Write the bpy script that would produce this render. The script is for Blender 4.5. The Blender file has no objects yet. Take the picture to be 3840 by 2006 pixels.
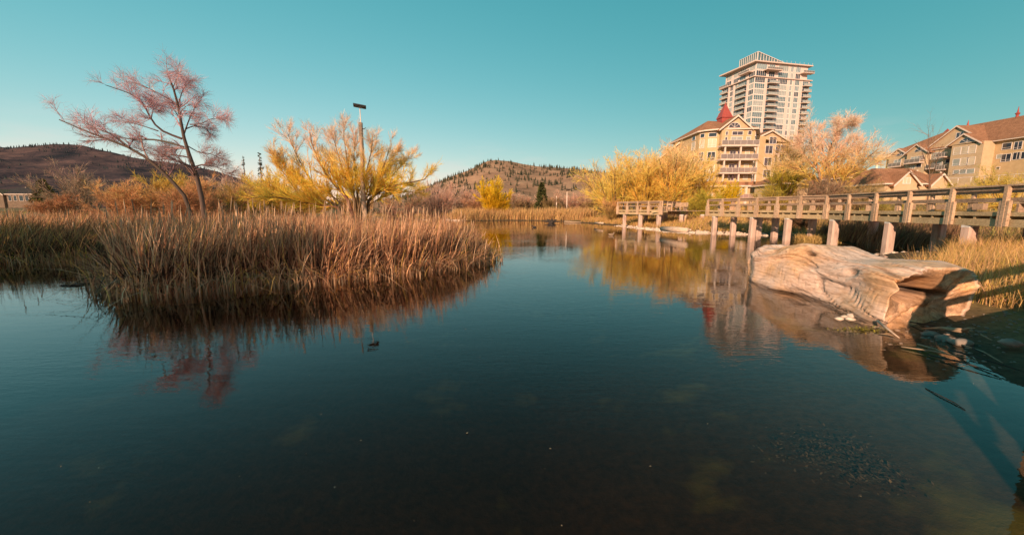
import bpy, math, random
import numpy as np
from mathutils import Vector, noise as mnoise

# ------------------------------------------------------------------ camera, sky, sun, exposure
SC = bpy.context.scene
COL = SC.collection
F, PITCH, CAMZ = 1450.0, math.radians(8.6), 2.2          # focal length in photo pixels, tilt down, eye height
SUN_AZ, SUN_EL = math.radians(31), math.radians(20)      # light travels to the right and away from the viewer
cam = bpy.data.cameras.new('camera'); camo = bpy.data.objects.new('camera', cam); COL.objects.link(camo)
cam.sensor_fit = 'HORIZONTAL'; cam.sensor_width = 36.0; cam.lens = 36.0*F/3840.0
cam.clip_start = 0.05; cam.clip_end = 30000
camo.location = (0, 0, CAMZ); camo.rotation_euler = (math.pi/2 - PITCH, 0, 0)
SC.camera = camo

W = bpy.data.worlds.new('World'); SC.world = W; W.use_nodes = True
nt = W.node_tree; nt.nodes.clear()
out = nt.nodes.new('ShaderNodeOutputWorld'); bg = nt.nodes.new('ShaderNodeBackground')
sky = nt.nodes.new('ShaderNodeTexSky'); sky.sky_type = 'NISHITA'; sky.sun_disc = False
sky.sun_elevation = SUN_EL
sky.sun_rotation = math.pi - SUN_AZ        # sun stands behind the viewer, to the left
sky.air_density = 1.0; sky.dust_density = 0.4; sky.ozone_density = 1.0; sky.altitude = 350
# colour grade of the sky (teal film look): a power curve for each channel
sep = nt.nodes.new('ShaderNodeSeparateColor'); com = nt.nodes.new('ShaderNodeCombineColor')
def grade(i, gain, power):
    p_ = nt.nodes.new('ShaderNodeMath'); p_.operation = 'POWER'; p_.inputs[1].default_value = power
    g_ = nt.nodes.new('ShaderNodeMath'); g_.operation = 'MULTIPLY'; g_.inputs[1].default_value = gain
    nt.links.new(sep.outputs[i], p_.inputs[0]); nt.links.new(p_.outputs[0], g_.inputs[0]); nt.links.new(g_.outputs[0], com.inputs[i])
grade(0, 0.56, 1.35); grade(1, 2.39, 0.55); grade(2, 2.12, 0.55)
# a few low fair-weather clouds along the horizon, all the way round
tc = nt.nodes.new('ShaderNodeTexCoord'); mp = nt.nodes.new('ShaderNodeMapping'); mp.inputs['Scale'].default_value = (6, 6, 26)
nz = nt.nodes.new('ShaderNodeTexNoise'); nz.inputs['Scale'].default_value = 1.0; nz.inputs['Detail'].default_value = 6
sx = nt.nodes.new('ShaderNodeSeparateXYZ'); band = nt.nodes.new('ShaderNodeValToRGB')
cr = nt.nodes.new('ShaderNodeValToRGB'); cr.color_ramp.elements[0].position = 0.50; cr.color_ramp.elements[1].position = 0.64
e = band.color_ramp.elements; e[0].position = 0.0; e[0].color = (1, 1, 1, 1); e[1].position = 0.17; e[1].color = (0, 0, 0, 1)
m1 = nt.nodes.new('ShaderNodeMath'); m1.operation = 'MULTIPLY'
m2 = nt.nodes.new('ShaderNodeMath'); m2.operation = 'MULTIPLY'; m2.inputs[1].default_value = 0.55
cmix = nt.nodes.new('ShaderNodeMix'); cmix.data_type = 'RGBA'; cmix.inputs[7].default_value = (8.2, 6.9, 6.6, 1)
L = nt.links.new
L(sky.outputs[0], sep.inputs[0]); L(tc.outputs['Generated'], mp.inputs[0]); L(mp.outputs[0], nz.inputs['Vector'])
L(nz.outputs[0], cr.inputs[0]); L(tc.outputs['Generated'], sx.inputs[0]); L(sx.outputs[2], band.inputs[0])
L(cr.outputs[0], m1.inputs[0]); L(band.outputs[0], m1.inputs[1]); L(m1.outputs[0], m2.inputs[0]); L(m2.outputs[0], cmix.inputs[0])
L(com.outputs[0], cmix.inputs[6]); L(cmix.outputs[2], bg.inputs[0]); bg.inputs[1].default_value = 0.070
L(bg.outputs[0], out.inputs[0])

sl = bpy.data.lights.new('sun', 'SUN'); so = bpy.data.objects.new('sun', sl); COL.objects.link(so)
sl.energy = 5.0; sl.angle = math.radians(0.53); sl.color = (1.0, 0.64, 0.42)
ldir = Vector((math.sin(SUN_AZ)*math.cos(SUN_EL), math.cos(SUN_AZ)*math.cos(SUN_EL), -math.sin(SUN_EL)))
so.rotation_euler = ldir.to_track_quat('-Z', 'Y').to_euler(); so.location = (-30, -30, 40)

SC.render.engine = 'CYCLES'
SC.view_settings.view_transform = 'Standard'; SC.view_settings.look = 'None'
SC.view_settings.exposure = 0.6; SC.view_settings.gamma = 1.0; SC.view_settings.use_curve_mapping = False
SC.cycles.max_bounces = 8; SC.cycles.transparent_max_bounces = 16; SC.cycles.volume_bounces = 0
SC.cycles.sample_clamp_indirect = 6.0

# ------------------------------------------------------------------ helpers
cp, sp = math.cos(PITCH), math.sin(PITCH)
def ray(px, py):
    u = (px-1920)/F; v = (1003-py)/F
    return np.array([u, cp+v*sp, -sp+v*cp])
C0 = np.array([0, 0, CAMZ])
def atY(px, py, Y): d = ray(px, py); return C0 + d*(Y/d[1])
def atZ(px, py, z=0.0): d = ray(px, py); return C0 + d*((z-CAMZ)/d[2])
def atX(px, py, X): d = ray(px, py); return C0 + d*(X/d[0])

def tag(o, label=None, cat=None, group=None, kind=None):
    if label: o['label'] = label
    if cat: o['category'] = cat
    if group: o['group'] = group
    if kind: o['kind'] = kind
    return o
def empty(name, loc, label=None, cat=None, group=None):
    o = bpy.data.objects.new(name, None); COL.objects.link(o); o.location = loc
    o.empty_display_size = 0.3
    return tag(o, label, cat, group)
def root_loc(p):
    while p.parent is not None: p = p.parent
    return np.array(p.location)
def link(name, me, parent=None):
    o = bpy.data.objects.new(name, me); COL.objects.link(o)
    if parent is not None: o.parent = parent
    return o
def mesh_np(name, V, faces, mat, parent=None, cols=None, smooth=False):
    """V (n,3) world coordinates, faces = list of int arrays (m,k). Coordinates are taken relative to the thing's base."""
    V = np.asarray(V, float)
    if parent is not None: V = V - root_loc(parent)
    me = bpy.data.meshes.new(name)
    faces = [np.asarray(f, np.int32) for f in faces if len(f)]
    nl = sum(f.size for f in faces); nf = sum(len(f) for f in faces)
    me.vertices.add(len(V)); me.vertices.foreach_set('co', V.astype(np.float32).ravel())
    me.loops.add(nl); me.loops.foreach_set('vertex_index', np.concatenate([f.ravel() for f in faces]))
    tot = np.concatenate([np.full(len(f), f.shape[1], np.int32) for f in faces])
    st = np.concatenate([[0], np.cumsum(tot)[:-1]]).astype(np.int32)
    me.polygons.add(nf); me.polygons.foreach_set('loop_start', st); me.polygons.foreach_set('loop_total', tot)
    if smooth: me.polygons.foreach_set('use_smooth', np.ones(nf, bool))
    if cols is not None:
        a = me.color_attributes.new('Col', 'FLOAT_COLOR', 'POINT')
        c4 = np.ones((len(V), 4), np.float32); c4[:, :3] = cols
        a.data.foreach_set('color', c4.ravel())
    me.update(calc_edges=True); me.validate()
    if mat is not None: me.materials.append(mat)
    return link(name, me, parent)

class MB:
    """collects boxes, bars, prisms and tubes; build() links them as one mesh object"""
    def __init__(s): s.v = []; s.f = []
    def add(s, vs, fs):
        b = len(s.v); s.v += [tuple(map(float, p)) for p in vs]; s.f += [tuple(i+b for i in f) for f in fs]; return s
    def box(s, a, b):
        x0, y0, z0 = a; x1, y1, z1 = b
        return s.add([(x0,y0,z0),(x1,y0,z0),(x1,y1,z0),(x0,y1,z0),(x0,y0,z1),(x1,y0,z1),(x1,y1,z1),(x0,y1,z1)],
                     [(0,3,2,1),(4,5,6,7),(0,1,5,4),(1,2,6,5),(2,3,7,6),(3,0,4,7)])
    def fbox(s, fr, u0, u1, z0, z1, d0, d1):
        """box in a facade frame: along u, up, outward d"""
        O, U, N = fr
        P = lambda u, d, z: (O[0]+U[0]*u+N[0]*d, O[1]+U[1]*u+N[1]*d, O[2]+z)
        return s.add([P(u0,d0,z0),P(u1,d0,z0),P(u1,d1,z0),P(u0,d1,z0),P(u0,d0,z1),P(u1,d0,z1),P(u1,d1,z1),P(u0,d1,z1)],
                     [(0,3,2,1),(4,5,6,7),(0,1,5,4),(1,2,6,5),(2,3,7,6),(3,0,4,7)])
    def fpoly(s, fr, pts, d0, d1):
        """prism: outline pts (u,z) in a facade frame, from depth d0 to d1"""
        O, U, N = fr; n = len(pts)
        P = lambda u, d, z: (O[0]+U[0]*u+N[0]*d, O[1]+U[1]*u+N[1]*d, O[2]+z)
        vs = [P(u, d0, z) for u, z in pts] + [P(u, d1, z) for u, z in pts]
        fs = [tuple(range(n)), tuple(range(2*n-1, n-1, -1))] + [(i, (i+1) % n, n+(i+1) % n, n+i) for i in range(n)]
        return s.add(vs, fs)
    def bar(s, a, b, w, h, up=(0,0,1)):
        """rectangular bar from a to b, w across, h along up"""
        a = Vector(a); b = Vector(b); t = (b-a).normalized(); up = Vector(up)
        x = t.cross(up)
        if x.length < 1e-4: x = t.cross(Vector((1,0,0)))
        x.normalize(); y = x.cross(t).normalized()
        vs = [a+x*w*i/2+y*h*j/2 for i, j in ((-1,-1),(1,-1),(1,1),(-1,1))] + [b+x*w*i/2+y*h*j/2 for i, j in ((-1,-1),(1,-1),(1,1),(-1,1))]
        return s.add(vs, [(0,3,2,1),(4,5,6,7),(0,1,5,4),(1,2,6,5),(2,3,7,6),(3,0,4,7)])
    def prism(s, pts, z0, z1):
        n = len(pts)
        return s.add([(x,y,z0) for x,y in pts]+[(x,y,z1) for x,y in pts],
                     [tuple(range(n-1,-1,-1)), tuple(range(n,2*n))]+[(i,(i+1)%n,n+(i+1)%n,n+i) for i in range(n)])
    def tube(s, pts, rs, n=8, cap=True, rot=0.0):
        pts = [Vector(p) for p in pts]; rings = []
        for i, p in enumerate(pts):
            t = (pts[min(i+1,len(pts)-1)]-pts[max(i-1,0)]).normalized()
            x = t.cross(Vector((0,0,1)))
            if x.length < 0.05: x = t.cross(Vector((1,0,0)))
            x.normalize(); y = t.cross(x).normalized()
            rings.append([p+(x*math.cos(rot+2*math.pi*k/n)+y*math.sin(rot+2*math.pi*k/n))*rs[i] for k in range(n)])
        b = [v for r in rings for v in r]
        fs = [(i*n+k, i*n+(k+1)%n, (i+1)*n+(k+1)%n, (i+1)*n+k) for i in range(len(pts)-1) for k in range(n)]
        if cap: fs += [tuple(range(n-1,-1,-1)), tuple(range((len(pts)-1)*n, len(pts)*n))]
        return s.add(b, fs)
    def build(s, name, mat, parent=None, smooth=False):
        V = np.array(s.v, float)
        if parent is not None: V = V - root_loc(parent)
        me = bpy.data.meshes.new(name); me.from_pydata(V.tolist(), [], s.f)
        me.materials.append(mat)
        if smooth: me.polygons.foreach_set('use_smooth', np.ones(len(me.polygons), bool))
        me.update()
        return link(name, me, parent)

# ------------------------------------------------------------------ materials
MATS = {}
def _nodes(name):
    m = bpy.data.materials.new(name); m.use_nodes = True
    n = m.node_tree; n.nodes.clear()
    o = n.nodes.new('ShaderNodeOutputMaterial'); b = n.nodes.new('ShaderNodeBsdfPrincipled')
    n.links.new(b.outputs[0], o.inputs[0]); MATS[name] = m
    return m, n, b, o
def ramp(n, stops):
    r = n.nodes.new('ShaderNodeValToRGB'); el = r.color_ramp.elements
    while len(el) < len(stops): el.new(0.5)
    for e_, (p, c) in zip(el, stops): e_.position = p; e_.color = (*c, 1)
    return r
def noise(n, scale, detail=4, rough=0.6, stretch=None, coord='Object', dist=0.0):
    t = n.nodes.new('ShaderNodeTexCoord'); z = n.nodes.new('ShaderNodeTexNoise')
    z.inputs['Scale'].default_value = scale; z.inputs['Detail'].default_value = detail; z.inputs['Roughness'].default_value = rough
    z.inputs['Distortion'].default_value = dist
    if stretch:
        mpp = n.nodes.new('ShaderNodeMapping'); mpp.inputs['Scale'].default_value = stretch
        n.links.new(t.outputs[coord], mpp.inputs[0]); n.links.new(mpp.outputs[0], z.inputs['Vector'])
    else: n.links.new(t.outputs[coord], z.inputs['Vector'])
    return z
def bump(n, b, src, strength, dist=0.02):
    k = n.nodes.new('ShaderNodeBump'); k.inputs['Strength'].default_value = strength; k.inputs['Distance'].default_value = dist
    n.links.new(src, k.inputs['Height']); n.links.new(k.outputs[0], b.inputs['Normal']); return k
def mat(name, c1, c2=None, scale=3.0, rough=0.8, stretch=None, bmp=0.0, bd=0.02, spec=0.3, metal=0.0, detail=5, lo=0.35, hi=0.65, coord='Object'):
    m, n, b, o = _nodes(name)
    b.inputs['Roughness'].default_value = rough; b.inputs['Specular IOR Level'].default_value = spec; b.inputs['Metallic'].default_value = metal
    c2 = c2 or tuple(x*0.7 for x in c1)
    z = noise(n, scale, detail, 0.62, stretch, coord)
    r = ramp(n, [(lo, c2), (hi, c1)]); n.links.new(z.outputs[0], r.inputs[0]); n.links.new(r.outputs[0], b.inputs['Base Color'])
    if bmp: bump(n, b, z.outputs[0], bmp, bd)
    return m
def mat_attr(name, rough=0.75, trans=0.0, spec=0.2):
    m, n, b, o = _nodes(name)
    a = n.nodes.new('ShaderNodeAttribute'); a.attribute_name = 'Col'
    b.inputs['Roughness'].default_value = rough; b.inputs['Specular IOR Level'].default_value = spec
    n.links.new(a.outputs['Color'], b.inputs['Base Color'])
    if trans:
        t = n.nodes.new('ShaderNodeBsdfTranslucent'); mx = n.nodes.new('ShaderNodeMixShader'); mx.inputs[0].default_value = trans
        n.links.new(a.outputs['Color'], t.inputs[0]); n.links.new(b.outputs[0], mx.inputs[1]); n.links.new(t.outputs[0], mx.inputs[2])
        n.links.new(mx.outputs[0], o.inputs[0])
    return m
def glass_mat(name, col, rough=0.04, spec=0.8):
    m, n, b, o = _nodes(name)
    z = noise(n, 0.35, 2); r = ramp(n, [(0.3, tuple(x*0.75 for x in col)), (0.7, col)])
    n.links.new(z.outputs[0], r.inputs[0]); n.links.new(r.outputs[0], b.inputs['Base Color'])
    b.inputs['Roughness'].default_value = rough; b.inputs['Specular IOR Level'].default_value = spec
    return m
def wood_mat(name, c1, c2, stretch=(2, 2, 14)):
    m, n, b, o = _nodes(name)
    z = noise(n, 2.2, 6, 0.65, stretch); z2 = noise(n, 1.3, 3)
    r = ramp(n, [(0.3, c2), (0.5, c1), (0.72, tuple(min(1, x*1.2) for x in c1))])
    mx = n.nodes.new('ShaderNodeMix'); mx.data_type = 'RGBA'; mx.blend_type = 'MULTIPLY'; mx.inputs[0].default_value = 0.5
    r2 = ramp(n, [(0.35, (0.55, 0.5, 0.45)), (0.65, (1, 1, 1))])
    n.links.new(z.outputs[0], r.inputs[0]); n.links.new(z2.outputs[0], r2.inputs[0])
    n.links.new(r.outputs[0], mx.inputs[6]); n.links.new(r2.outputs[0], mx.inputs[7]); n.links.new(mx.outputs[2], b.inputs['Base Color'])
    b.inputs['Roughness'].default_value = 0.85; b.inputs['Specular IOR Level'].default_value = 0.2
    bump(n, b, z.outputs[0], 0.5, 0.01)
    return m

def fbm(x, y, sc, oct=4, seed=0, gain=0.5):
    """vectorised value noise, about -1..1"""
    x = np.asarray(x, float)*sc; y = np.asarray(y, float)*sc; tot = np.zeros_like(x); amp = 1.0; norm = 0.0
    def h(i, j, s):
        v = np.sin(i*127.1 + j*311.7 + s*74.7)*43758.5453
        return v - np.floor(v)
    for o_ in range(oct):
        i = np.floor(x); j = np.floor(y); fx = x-i; fy = y-j
        fx = fx*fx*(3-2*fx); fy = fy*fy*(3-2*fy); s_ = seed+o_*13.7
        v = (h(i,j,s_)*(1-fx)+h(i+1,j,s_)*fx)*(1-fy) + (h(i,j+1,s_)*(1-fx)+h(i+1,j+1,s_)*fx)*fy
        tot += (v*2-1)*amp; norm += amp; amp *= gain; x = x*2.03+17.1; y = y*2.03+5.3
    return tot/norm
def sstep(x, a, b):
    t = np.clip((np.asarray(x, float)-a)/(b-a), 0, 1); return t*t*(3-2*t)
# ------------------------------------------------------------------ ground, pond, hills
POND = np.array([(14,-30),(10.2,-10),(7.6,-2),(6.4,2.5),(6.5,4.6),(6.75,5.3),(7.4,6.7),(8.3,8.4),(9.2,11.0),(12.2,13.2),(15.6,16.2),(18.6,18.9),
    (20.6,19.6),(22.4,20.4),(22.6,22.6),(21.4,25.1),(22.0,28.5),(21.4,32.5),(18.9,35.6),(16.3,36.8),(15.0,42.4),(13.8,52.9),(10.8,63.3),(8.6,70.1),(4,74),(-1,75),(-8.3,72),
    (-13,76),(-17.7,80.6),(-22,82),(-21,66),(-13,50),(-9,38),(-8,27),(-11,20.5),(-24,18.5),(-36,18.5),(-33,12),(-26,5),(-20,0.5),(-15,-3),(-12,-10),(-11,-30)], float)
def pond_sd(x, y):
    """signed distance to the shore, negative in the water"""
    x = np.asarray(x, float); y = np.asarray(y, float)
    d = np.full(x.shape, 1e9); inside = np.zeros(x.shape, bool); n = len(POND)
    for i in range(n):
        ax, ay = POND[i]; bx, by = POND[(i+1) % n]; ex, ey = bx-ax, by-ay
        t = np.clip(((x-ax)*ex+(y-ay)*ey)/(ex*ex+ey*ey), 0, 1)
        d = np.minimum(d, np.hypot(x-ax-t*ex, y-ay-t*ey))
        c = ((ay > y) != (by > y))
        with np.errstate(divide='ignore', invalid='ignore'):
            xi = (bx-ax)*(y-ay)/(by-ay)+ax
        inside ^= c & (x < xi)
    return np.where(inside, -d, d)
def ground_z(x, y):
    x = np.asarray(x, float); y = np.asarray(y, float)
    d = pond_sd(x, y) + 0.35*fbm(x, y, 0.7, 3, 3)*np.clip(np.hypot(x, y)/12, 0.3, 1.5)
    w = -np.minimum(np.maximum(-d, 0)*0.115 + np.maximum(-d-2.5, 0)*0.12, 1.15)
    up = 0.62*(1-np.exp(-np.maximum(d, 0)/3.2)) + 0.02*np.minimum(np.maximum(d, 0), 20)
    far = sstep(x, 24, 50)*sstep(y, 30, 70)*2.2 + sstep(y, 95, 200)*1.5
    z = np.where(d < 0, w, up + far*sstep(d, 2, 12))
    z = z + fbm(x, y, 1.7, 3, 8)*0.05*sstep(np.abs(d), 0.1, 2.0)
    return z
def gz(x, y): return float(ground_z(np.array([x]), np.array([y]))[0])

def make_ground():
    N = 310; s = np.linspace(-1, 1, N); ax = 3.4*np.sinh(8.0*s)
    X, Y = np.meshgrid(6+ax, 14+ax); x = X.ravel(); y = Y.ravel()
    z = ground_z(x, y)
    i = np.arange(N*N).reshape(N, N)
    q = np.stack([i[:-1,:-1], i[:-1,1:], i[1:,1:], i[1:,:-1]], -1).reshape(-1, 4)
    m, n, b, o = _nodes('ground')
    b.inputs['Roughness'].default_value = 0.95; b.inputs['Specular IOR Level'].default_value = 0.1
    geo = n.nodes.new('ShaderNodeNewGeometry'); se = n.nodes.new('ShaderNodeSeparateXYZ'); n.links.new(geo.outputs['Position'], se.inputs[0])
    mr = n.nodes.new('ShaderNodeMapRange'); mr.inputs[1].default_value = -0.6; mr.inputs[2].default_value = 0.6
    n.links.new(se.outputs[2], mr.inputs[0])
    nz1 = noise(n, 1.1, 6, 0.7, coord='Object'); nz2 = noise(n, 9.0, 5, 0.7)
    ad = n.nodes.new('ShaderNodeMath'); ad.operation = 'MULTIPLY_ADD'; ad.inputs[1].default_value = 0.16; 
    n.links.new(nz1.outputs[0], ad.inputs[0]); n.links.new(mr.outputs[0], ad.inputs[2])
    sb = n.nodes.new('ShaderNodeMath'); sb.operation = 'SUBTRACT'; sb.inputs[1].default_value = 0.08; n.links.new(ad.outputs[0], sb.inputs[0])
    r = ramp(n, [(0.0, (0.030,0.020,0.009)), (0.42, (0.045,0.032,0.017)), (0.53, (0.10,0.078,0.055)), (0.62, (0.17,0.12,0.07)), (0.72, (0.22,0.155,0.07)), (1.0, (0.20,0.15,0.075))])
    n.links.new(sb.outputs[0], r.inputs[0])
    r2 = ramp(n, [(0.3, (0.5,0.5,0.5)), (0.7, (1.25,1.2,1.1))]); n.links.new(nz2.outputs[0], r2.inputs[0])
    mx = n.nodes.new('ShaderNodeMix'); mx.data_type = 'RGBA'; mx.blend_type = 'MULTIPLY'; mx.inputs[0].default_value = 1
    n.links.new(r.outputs[0], mx.inputs[6]); n.links.new(r2.outputs[0], mx.inputs[7])
    # green algae patches on the bed and in the damp grass
    nz3 = noise(n, 0.55, 4, 0.6); r3 = ramp(n, [(0.58, (0,0,0)), (0.68, (1,1,1))]); n.links.new(nz3.outputs[0], r3.inputs[0])
    mg = n.nodes.new('ShaderNodeMix'); mg.data_type = 'RGBA'; mg.inputs[7].default_value = (0.10,0.10,0.018,1)
    ms = n.nodes.new('ShaderNodeMath'); ms.operation = 'MULTIPLY'; ms.inputs[1].default_value = 0.6
    n.links.new(r3.outputs[0], ms.inputs[0]); n.links.new(ms.outputs[0], mg.inputs[0]); n.links.new(mx.outputs[2], mg.inputs[6])
    n.links.new(mg.outputs[2], b.inputs['Base Color'])
    bump(n, b, nz2.outputs[0], 0.6, 0.03)
    o_ = mesh_np('ground', np.stack([x, y, z], 1), [q], m, smooth=True); tag(o_, kind='structure')
make_ground()

def make_water():
    m = bpy.data.materials.new('pond_water'); m.use_nodes = True; n = m.node_tree; n.nodes.clear()
    o = n.nodes.new('ShaderNodeOutputMaterial')
    # Schlick reflectance from the angle to the rippled surface, the same from above and below
    g_ = n.nodes.new('ShaderNodeNewGeometry'); dt = n.nodes.new('ShaderNodeVectorMath'); dt.operation = 'DOT_PRODUCT'
    def mth(op, a=None, b=None):
        q = n.nodes.new('ShaderNodeMath'); q.operation = op
        for k_, v_ in enumerate((a, b)):
            if v_ is None: continue
            if isinstance(v_, (int, float)): q.inputs[k_].default_value = v_
            else: n.links.new(v_, q.inputs[k_])
        return q.outputs[0]
    n.links.new(g_.outputs['Incoming'], dt.inputs[1])
    cs_ = mth('ABSOLUTE', dt.outputs['Value']); om = mth('SUBTRACT', 1.0, cs_); p5 = mth('POWER', om, 5.0)
    fr_out = mth('ADD', mth('MULTIPLY', p5, 0.985), 0.015)
    tr = n.nodes.new('ShaderNodeBsdfTransparent'); gl = n.nodes.new('ShaderNodeBsdfGlossy'); gl.inputs['Roughness'].default_value = 0.0
    gl.inputs[0].default_value = (0.97, 0.97, 0.97, 1)
    mx = n.nodes.new('ShaderNodeMixShader')
    a = noise(n, 2.1, 3, 0.55, (0.55, 1.5, 1)); b2 = noise(n, 9.0, 2, 0.5, (0.5, 1.3, 1)); c = noise(n, 0.11, 3, 0.55, (1,1.6,1))
    rc = ramp(n, [(0.44, (0.10,0.10,0.10)), (0.60, (1,1,1))]); n.links.new(c.outputs[0], rc.inputs[0])
    k1 = n.nodes.new('ShaderNodeBump'); k1.inputs['Strength'].default_value = 0.026; k1.inputs['Distance'].default_value = 0.10
    k2 = n.nodes.new('ShaderNodeBump'); k2.inputs['Distance'].default_value = 0.03
    sm = n.nodes.new('ShaderNodeMath'); sm.operation = 'MULTIPLY'; sm.inputs[1].default_value = 0.11
    n.links.new(rc.outputs[0], sm.inputs[0]); n.links.new(sm.outputs[0], k2.inputs['Strength'])
    n.links.new(a.outputs[0], k1.inputs['Height']); n.links.new(b2.outputs[0], k2.inputs['Height']); n.links.new(k1.outputs[0], k2.inputs['Normal'])
    n.links.new(k2.outputs[0], gl.inputs['Normal']); n.links.new(k2.outputs[0], dt.inputs[0])
    n.links.new(fr_out, mx.inputs[0]); n.links.new(tr.outputs[0], mx.inputs[1]); n.links.new(gl.outputs[0], mx.inputs[2])
    n.links.new(mx.outputs[0], o.inputs['Surface'])
    va = n.nodes.new('ShaderNodeVolumeAbsorption'); va.inputs[0].default_value = (0.60, 0.38, 0.14, 1); va.inputs[1].default_value = 0.5
    n.links.new(va.outputs[0], o.inputs['Volume'])
    w = MB().box((-130, -34, -5), (60, 90, 0)).build('pond_water', m); tag(w, kind='structure')
make_water()

# hills: ridge lines read off the skyline, slopes run down towards the viewer
def hill(name, sky_px, Yr, Y0, x0, x1, nx, ny, seed, rough, cmat):
    px = np.array([p[0] for p in sky_px], float); py = np.array([p[1] for p in sky_px], float)
    pts = np.array([atY(a, b, Yr) for a, b in zip(px, py)])
    xs = np.linspace(x0, x1, nx); ridge = np.interp(xs, pts[:,0], pts[:,2])
    t = np.linspace(0, 1.35, ny)                     # 0 foot, 1 ridge, beyond: the far side
    X = np.repeat(xs[None], ny, 0); T = np.repeat(t[:,None], nx, 1)
    spur = fbm(X, T*900, 1/260., 4, seed)            # gullies and shoulders
    prof = np.where(T <= 1, T**1.25, 1-(T-1)*1.6)
    amp = np.sin(np.clip(T, 0, 1)*math.pi)**0.8
    Z = ridge[None]*np.clip(prof + rough*spur*amp, 0, 1.1) + 2 + fbm(X, T*900, 1/45., 3, seed+5)*ridge[None]*0.018*amp
    Y = Y0 + (Yr-Y0)*T + spur*40
    V = np.stack([X.ravel(), Y.ravel(), Z.ravel()], 1)
    i = np.arange(nx*ny).reshape(ny, nx)
    q = np.stack([i[:-1,:-1], i[:-1,1:], i[1:,1:], i[1:,:-1]], -1).reshape(-1, 4)
    o = mesh_np(name, V, [q], cmat, smooth=True); tag(o, kind='structure')
    return V.reshape(ny, nx, 3), spur, T
def conifers_on(name, pts, hs, rng, c1, c2, label, sides=5):
    """spires of a far wood: two stacked cones each, one object"""
    n = len(pts); ang = np.arange(sides)*2*math.pi/sides; ring = np.stack([np.cos(ang), np.sin(ang), 0*ang], 1)
    V = []; 
    w = hs*rng.uniform(0.16, 0.26, n); base = pts - np.array([0,0,1.0])*(hs*0.05)[:,None]
    for z0, z1, k in ((0.06, 0.62, 1.0), (0.36, 1.0, 0.66)):
        r = base[:,None,:] + ring[None]*(w*k)[:,None,None]*rng.uniform(0.7, 1.3, (n, sides, 1)); r[:,:,2] += (hs*z0)[:,None]
        a = base.copy(); a[:,2] += hs*z1; a[:,:2] += rng.normal(0, .03, (n, 2))*hs[:,None]
        V.append(np.concatenate([r, a[:,None]], 1))
    V = np.concatenate(V, 1); kk = V.shape[1]; off = (np.arange(n)*kk)[:,None,None]
    f = []
    for c in range(2):
        b0 = c*(sides+1); f += [(b0+i, b0+(i+1) % sides, b0+sides) for i in range(sides)]
    f = np.array(f)[None] + off
    mixv = rng.uniform(0, 1, (n, 1, 1)); colr = np.array(c1)*mixv + np.array(c2)*(1-mixv)
    colr = np.repeat(colr, kk, 1).reshape(-1, 3)
    o = mesh_np(name, V.reshape(-1, 3), [f.reshape(-1, 3)], MATS['leafy'], cols=colr); tag(o, label, 'forest', kind='stuff')

mat_attr('leafy', 0.85, 0.0); mat_attr('blade', 0.7, 0.32); mat_attr('twig', 0.8, 0.35)
def hill_mat(name, c1, c2, c3, sc):
    m, n, b, o = _nodes(name); b.inputs['Roughness'].default_value = 1; b.inputs['Specular IOR Level'].default_value = 0
    z = noise(n, sc, 8, 0.68, (1, 1, 2.4)); r = ramp(n, [(0.33, c3), (0.47, c2), (0.62, c1)]); n.links.new(z.outputs[0], r.inputs[0])
    n.links.new(r.outputs[0], b.inputs['Base Color']); bump(n, b, z.outputs[0], 0.7, 12.0); return m
rng = np.random.default_rng(11)
def on_hill(V, spur, T, n, keep):
    ny, nx, _ = V.shape
    j = rng.integers(2, ny-1, n); i = rng.integers(1, nx-2, n)
    k = keep(V[j,i], T[j,i], spur[j,i]); j, i = j[k], i[k]
    P = V[j,i] + (V[j,i+1]-V[j,i])*rng.uniform(0, 1, (len(j),1)) + (V[j-1,i]-V[j,i])*rng.uniform(0, 1, (len(j),1))
    return P
hm = hill_mat('dry_hillside', (0.36,0.235,0.155), (0.28,0.175,0.115), (0.17,0.11,0.075), 0.012)
HV, HS, HT = hill('dry_hill', [(1500,790),(1620,700),(1680,672),(1760,642),(1800,620),(1830,606),(1860,602),(1910,606),(1960,617),(2020,626),(2080,630),(2140,634),(2200,640),(2300,652),(2450,690),(2700,770),(2900,786)],
    1500, 650, -450, 1050, 190, 110, 2.0, 0.34, hm)
P = on_hill(HV, HS, HT, 11000, lambda p, t, s: (t < 1.03) & (rng.uniform(0,1,len(t)) < np.clip(0.10+0.95*sstep(t,0.70,0.92)*sstep(fbm(p[:,0],p[:,1],1/120.,3,4),-0.25,0.25)+0.9*sstep(-p[:,0],60,190)*sstep(t,.3,.6)+0.9*sstep(fbm(p[:,0],p[:,1],1/90.,3,9),0.08,0.24), 0, 1)*0.75))
conifers_on('hillside_pine_wood', P, rng.uniform(7, 16, len(P)), rng, (0.035,0.04,0.022), (0.075,0.065,0.04), 'scattered dark pines over the dry hill beyond the pond')
hl = hill_mat('far_hillside', (0.13,0.085,0.08), (0.065,0.05,0.055), (0.026,0.03,0.038), 0.006)
HV, HS, HT = hill('far_hill', [(-900,640),(-400,585),(-150,565),(0,554),(60,556),(130,548),(200,542),(260,543),(320,548),(370,562),(430,574),(500,592),(580,605),(700,620),(820,645),(960,690),(1100,740),(1300,790)],
    2600, 900, -5200, -900, 190, 90, 7.0, 0.34, hl)
P = on_hill(HV, HS, HT, 16000, lambda p, t, s: (t < 1.03) & (rng.uniform(0,1,len(t)) < np.clip(0.10+0.9*sstep(fbm(p[:,0],p[:,1],1/330.,4,21),-0.05,0.2),0,1)*0.75))
conifers_on('far_hill_wood', P, rng.uniform(9, 20, len(P)), rng, (0.018,0.03,0.034), (0.035,0.04,0.045), 'dark blue green woods in patches on the far left hill')
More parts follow.
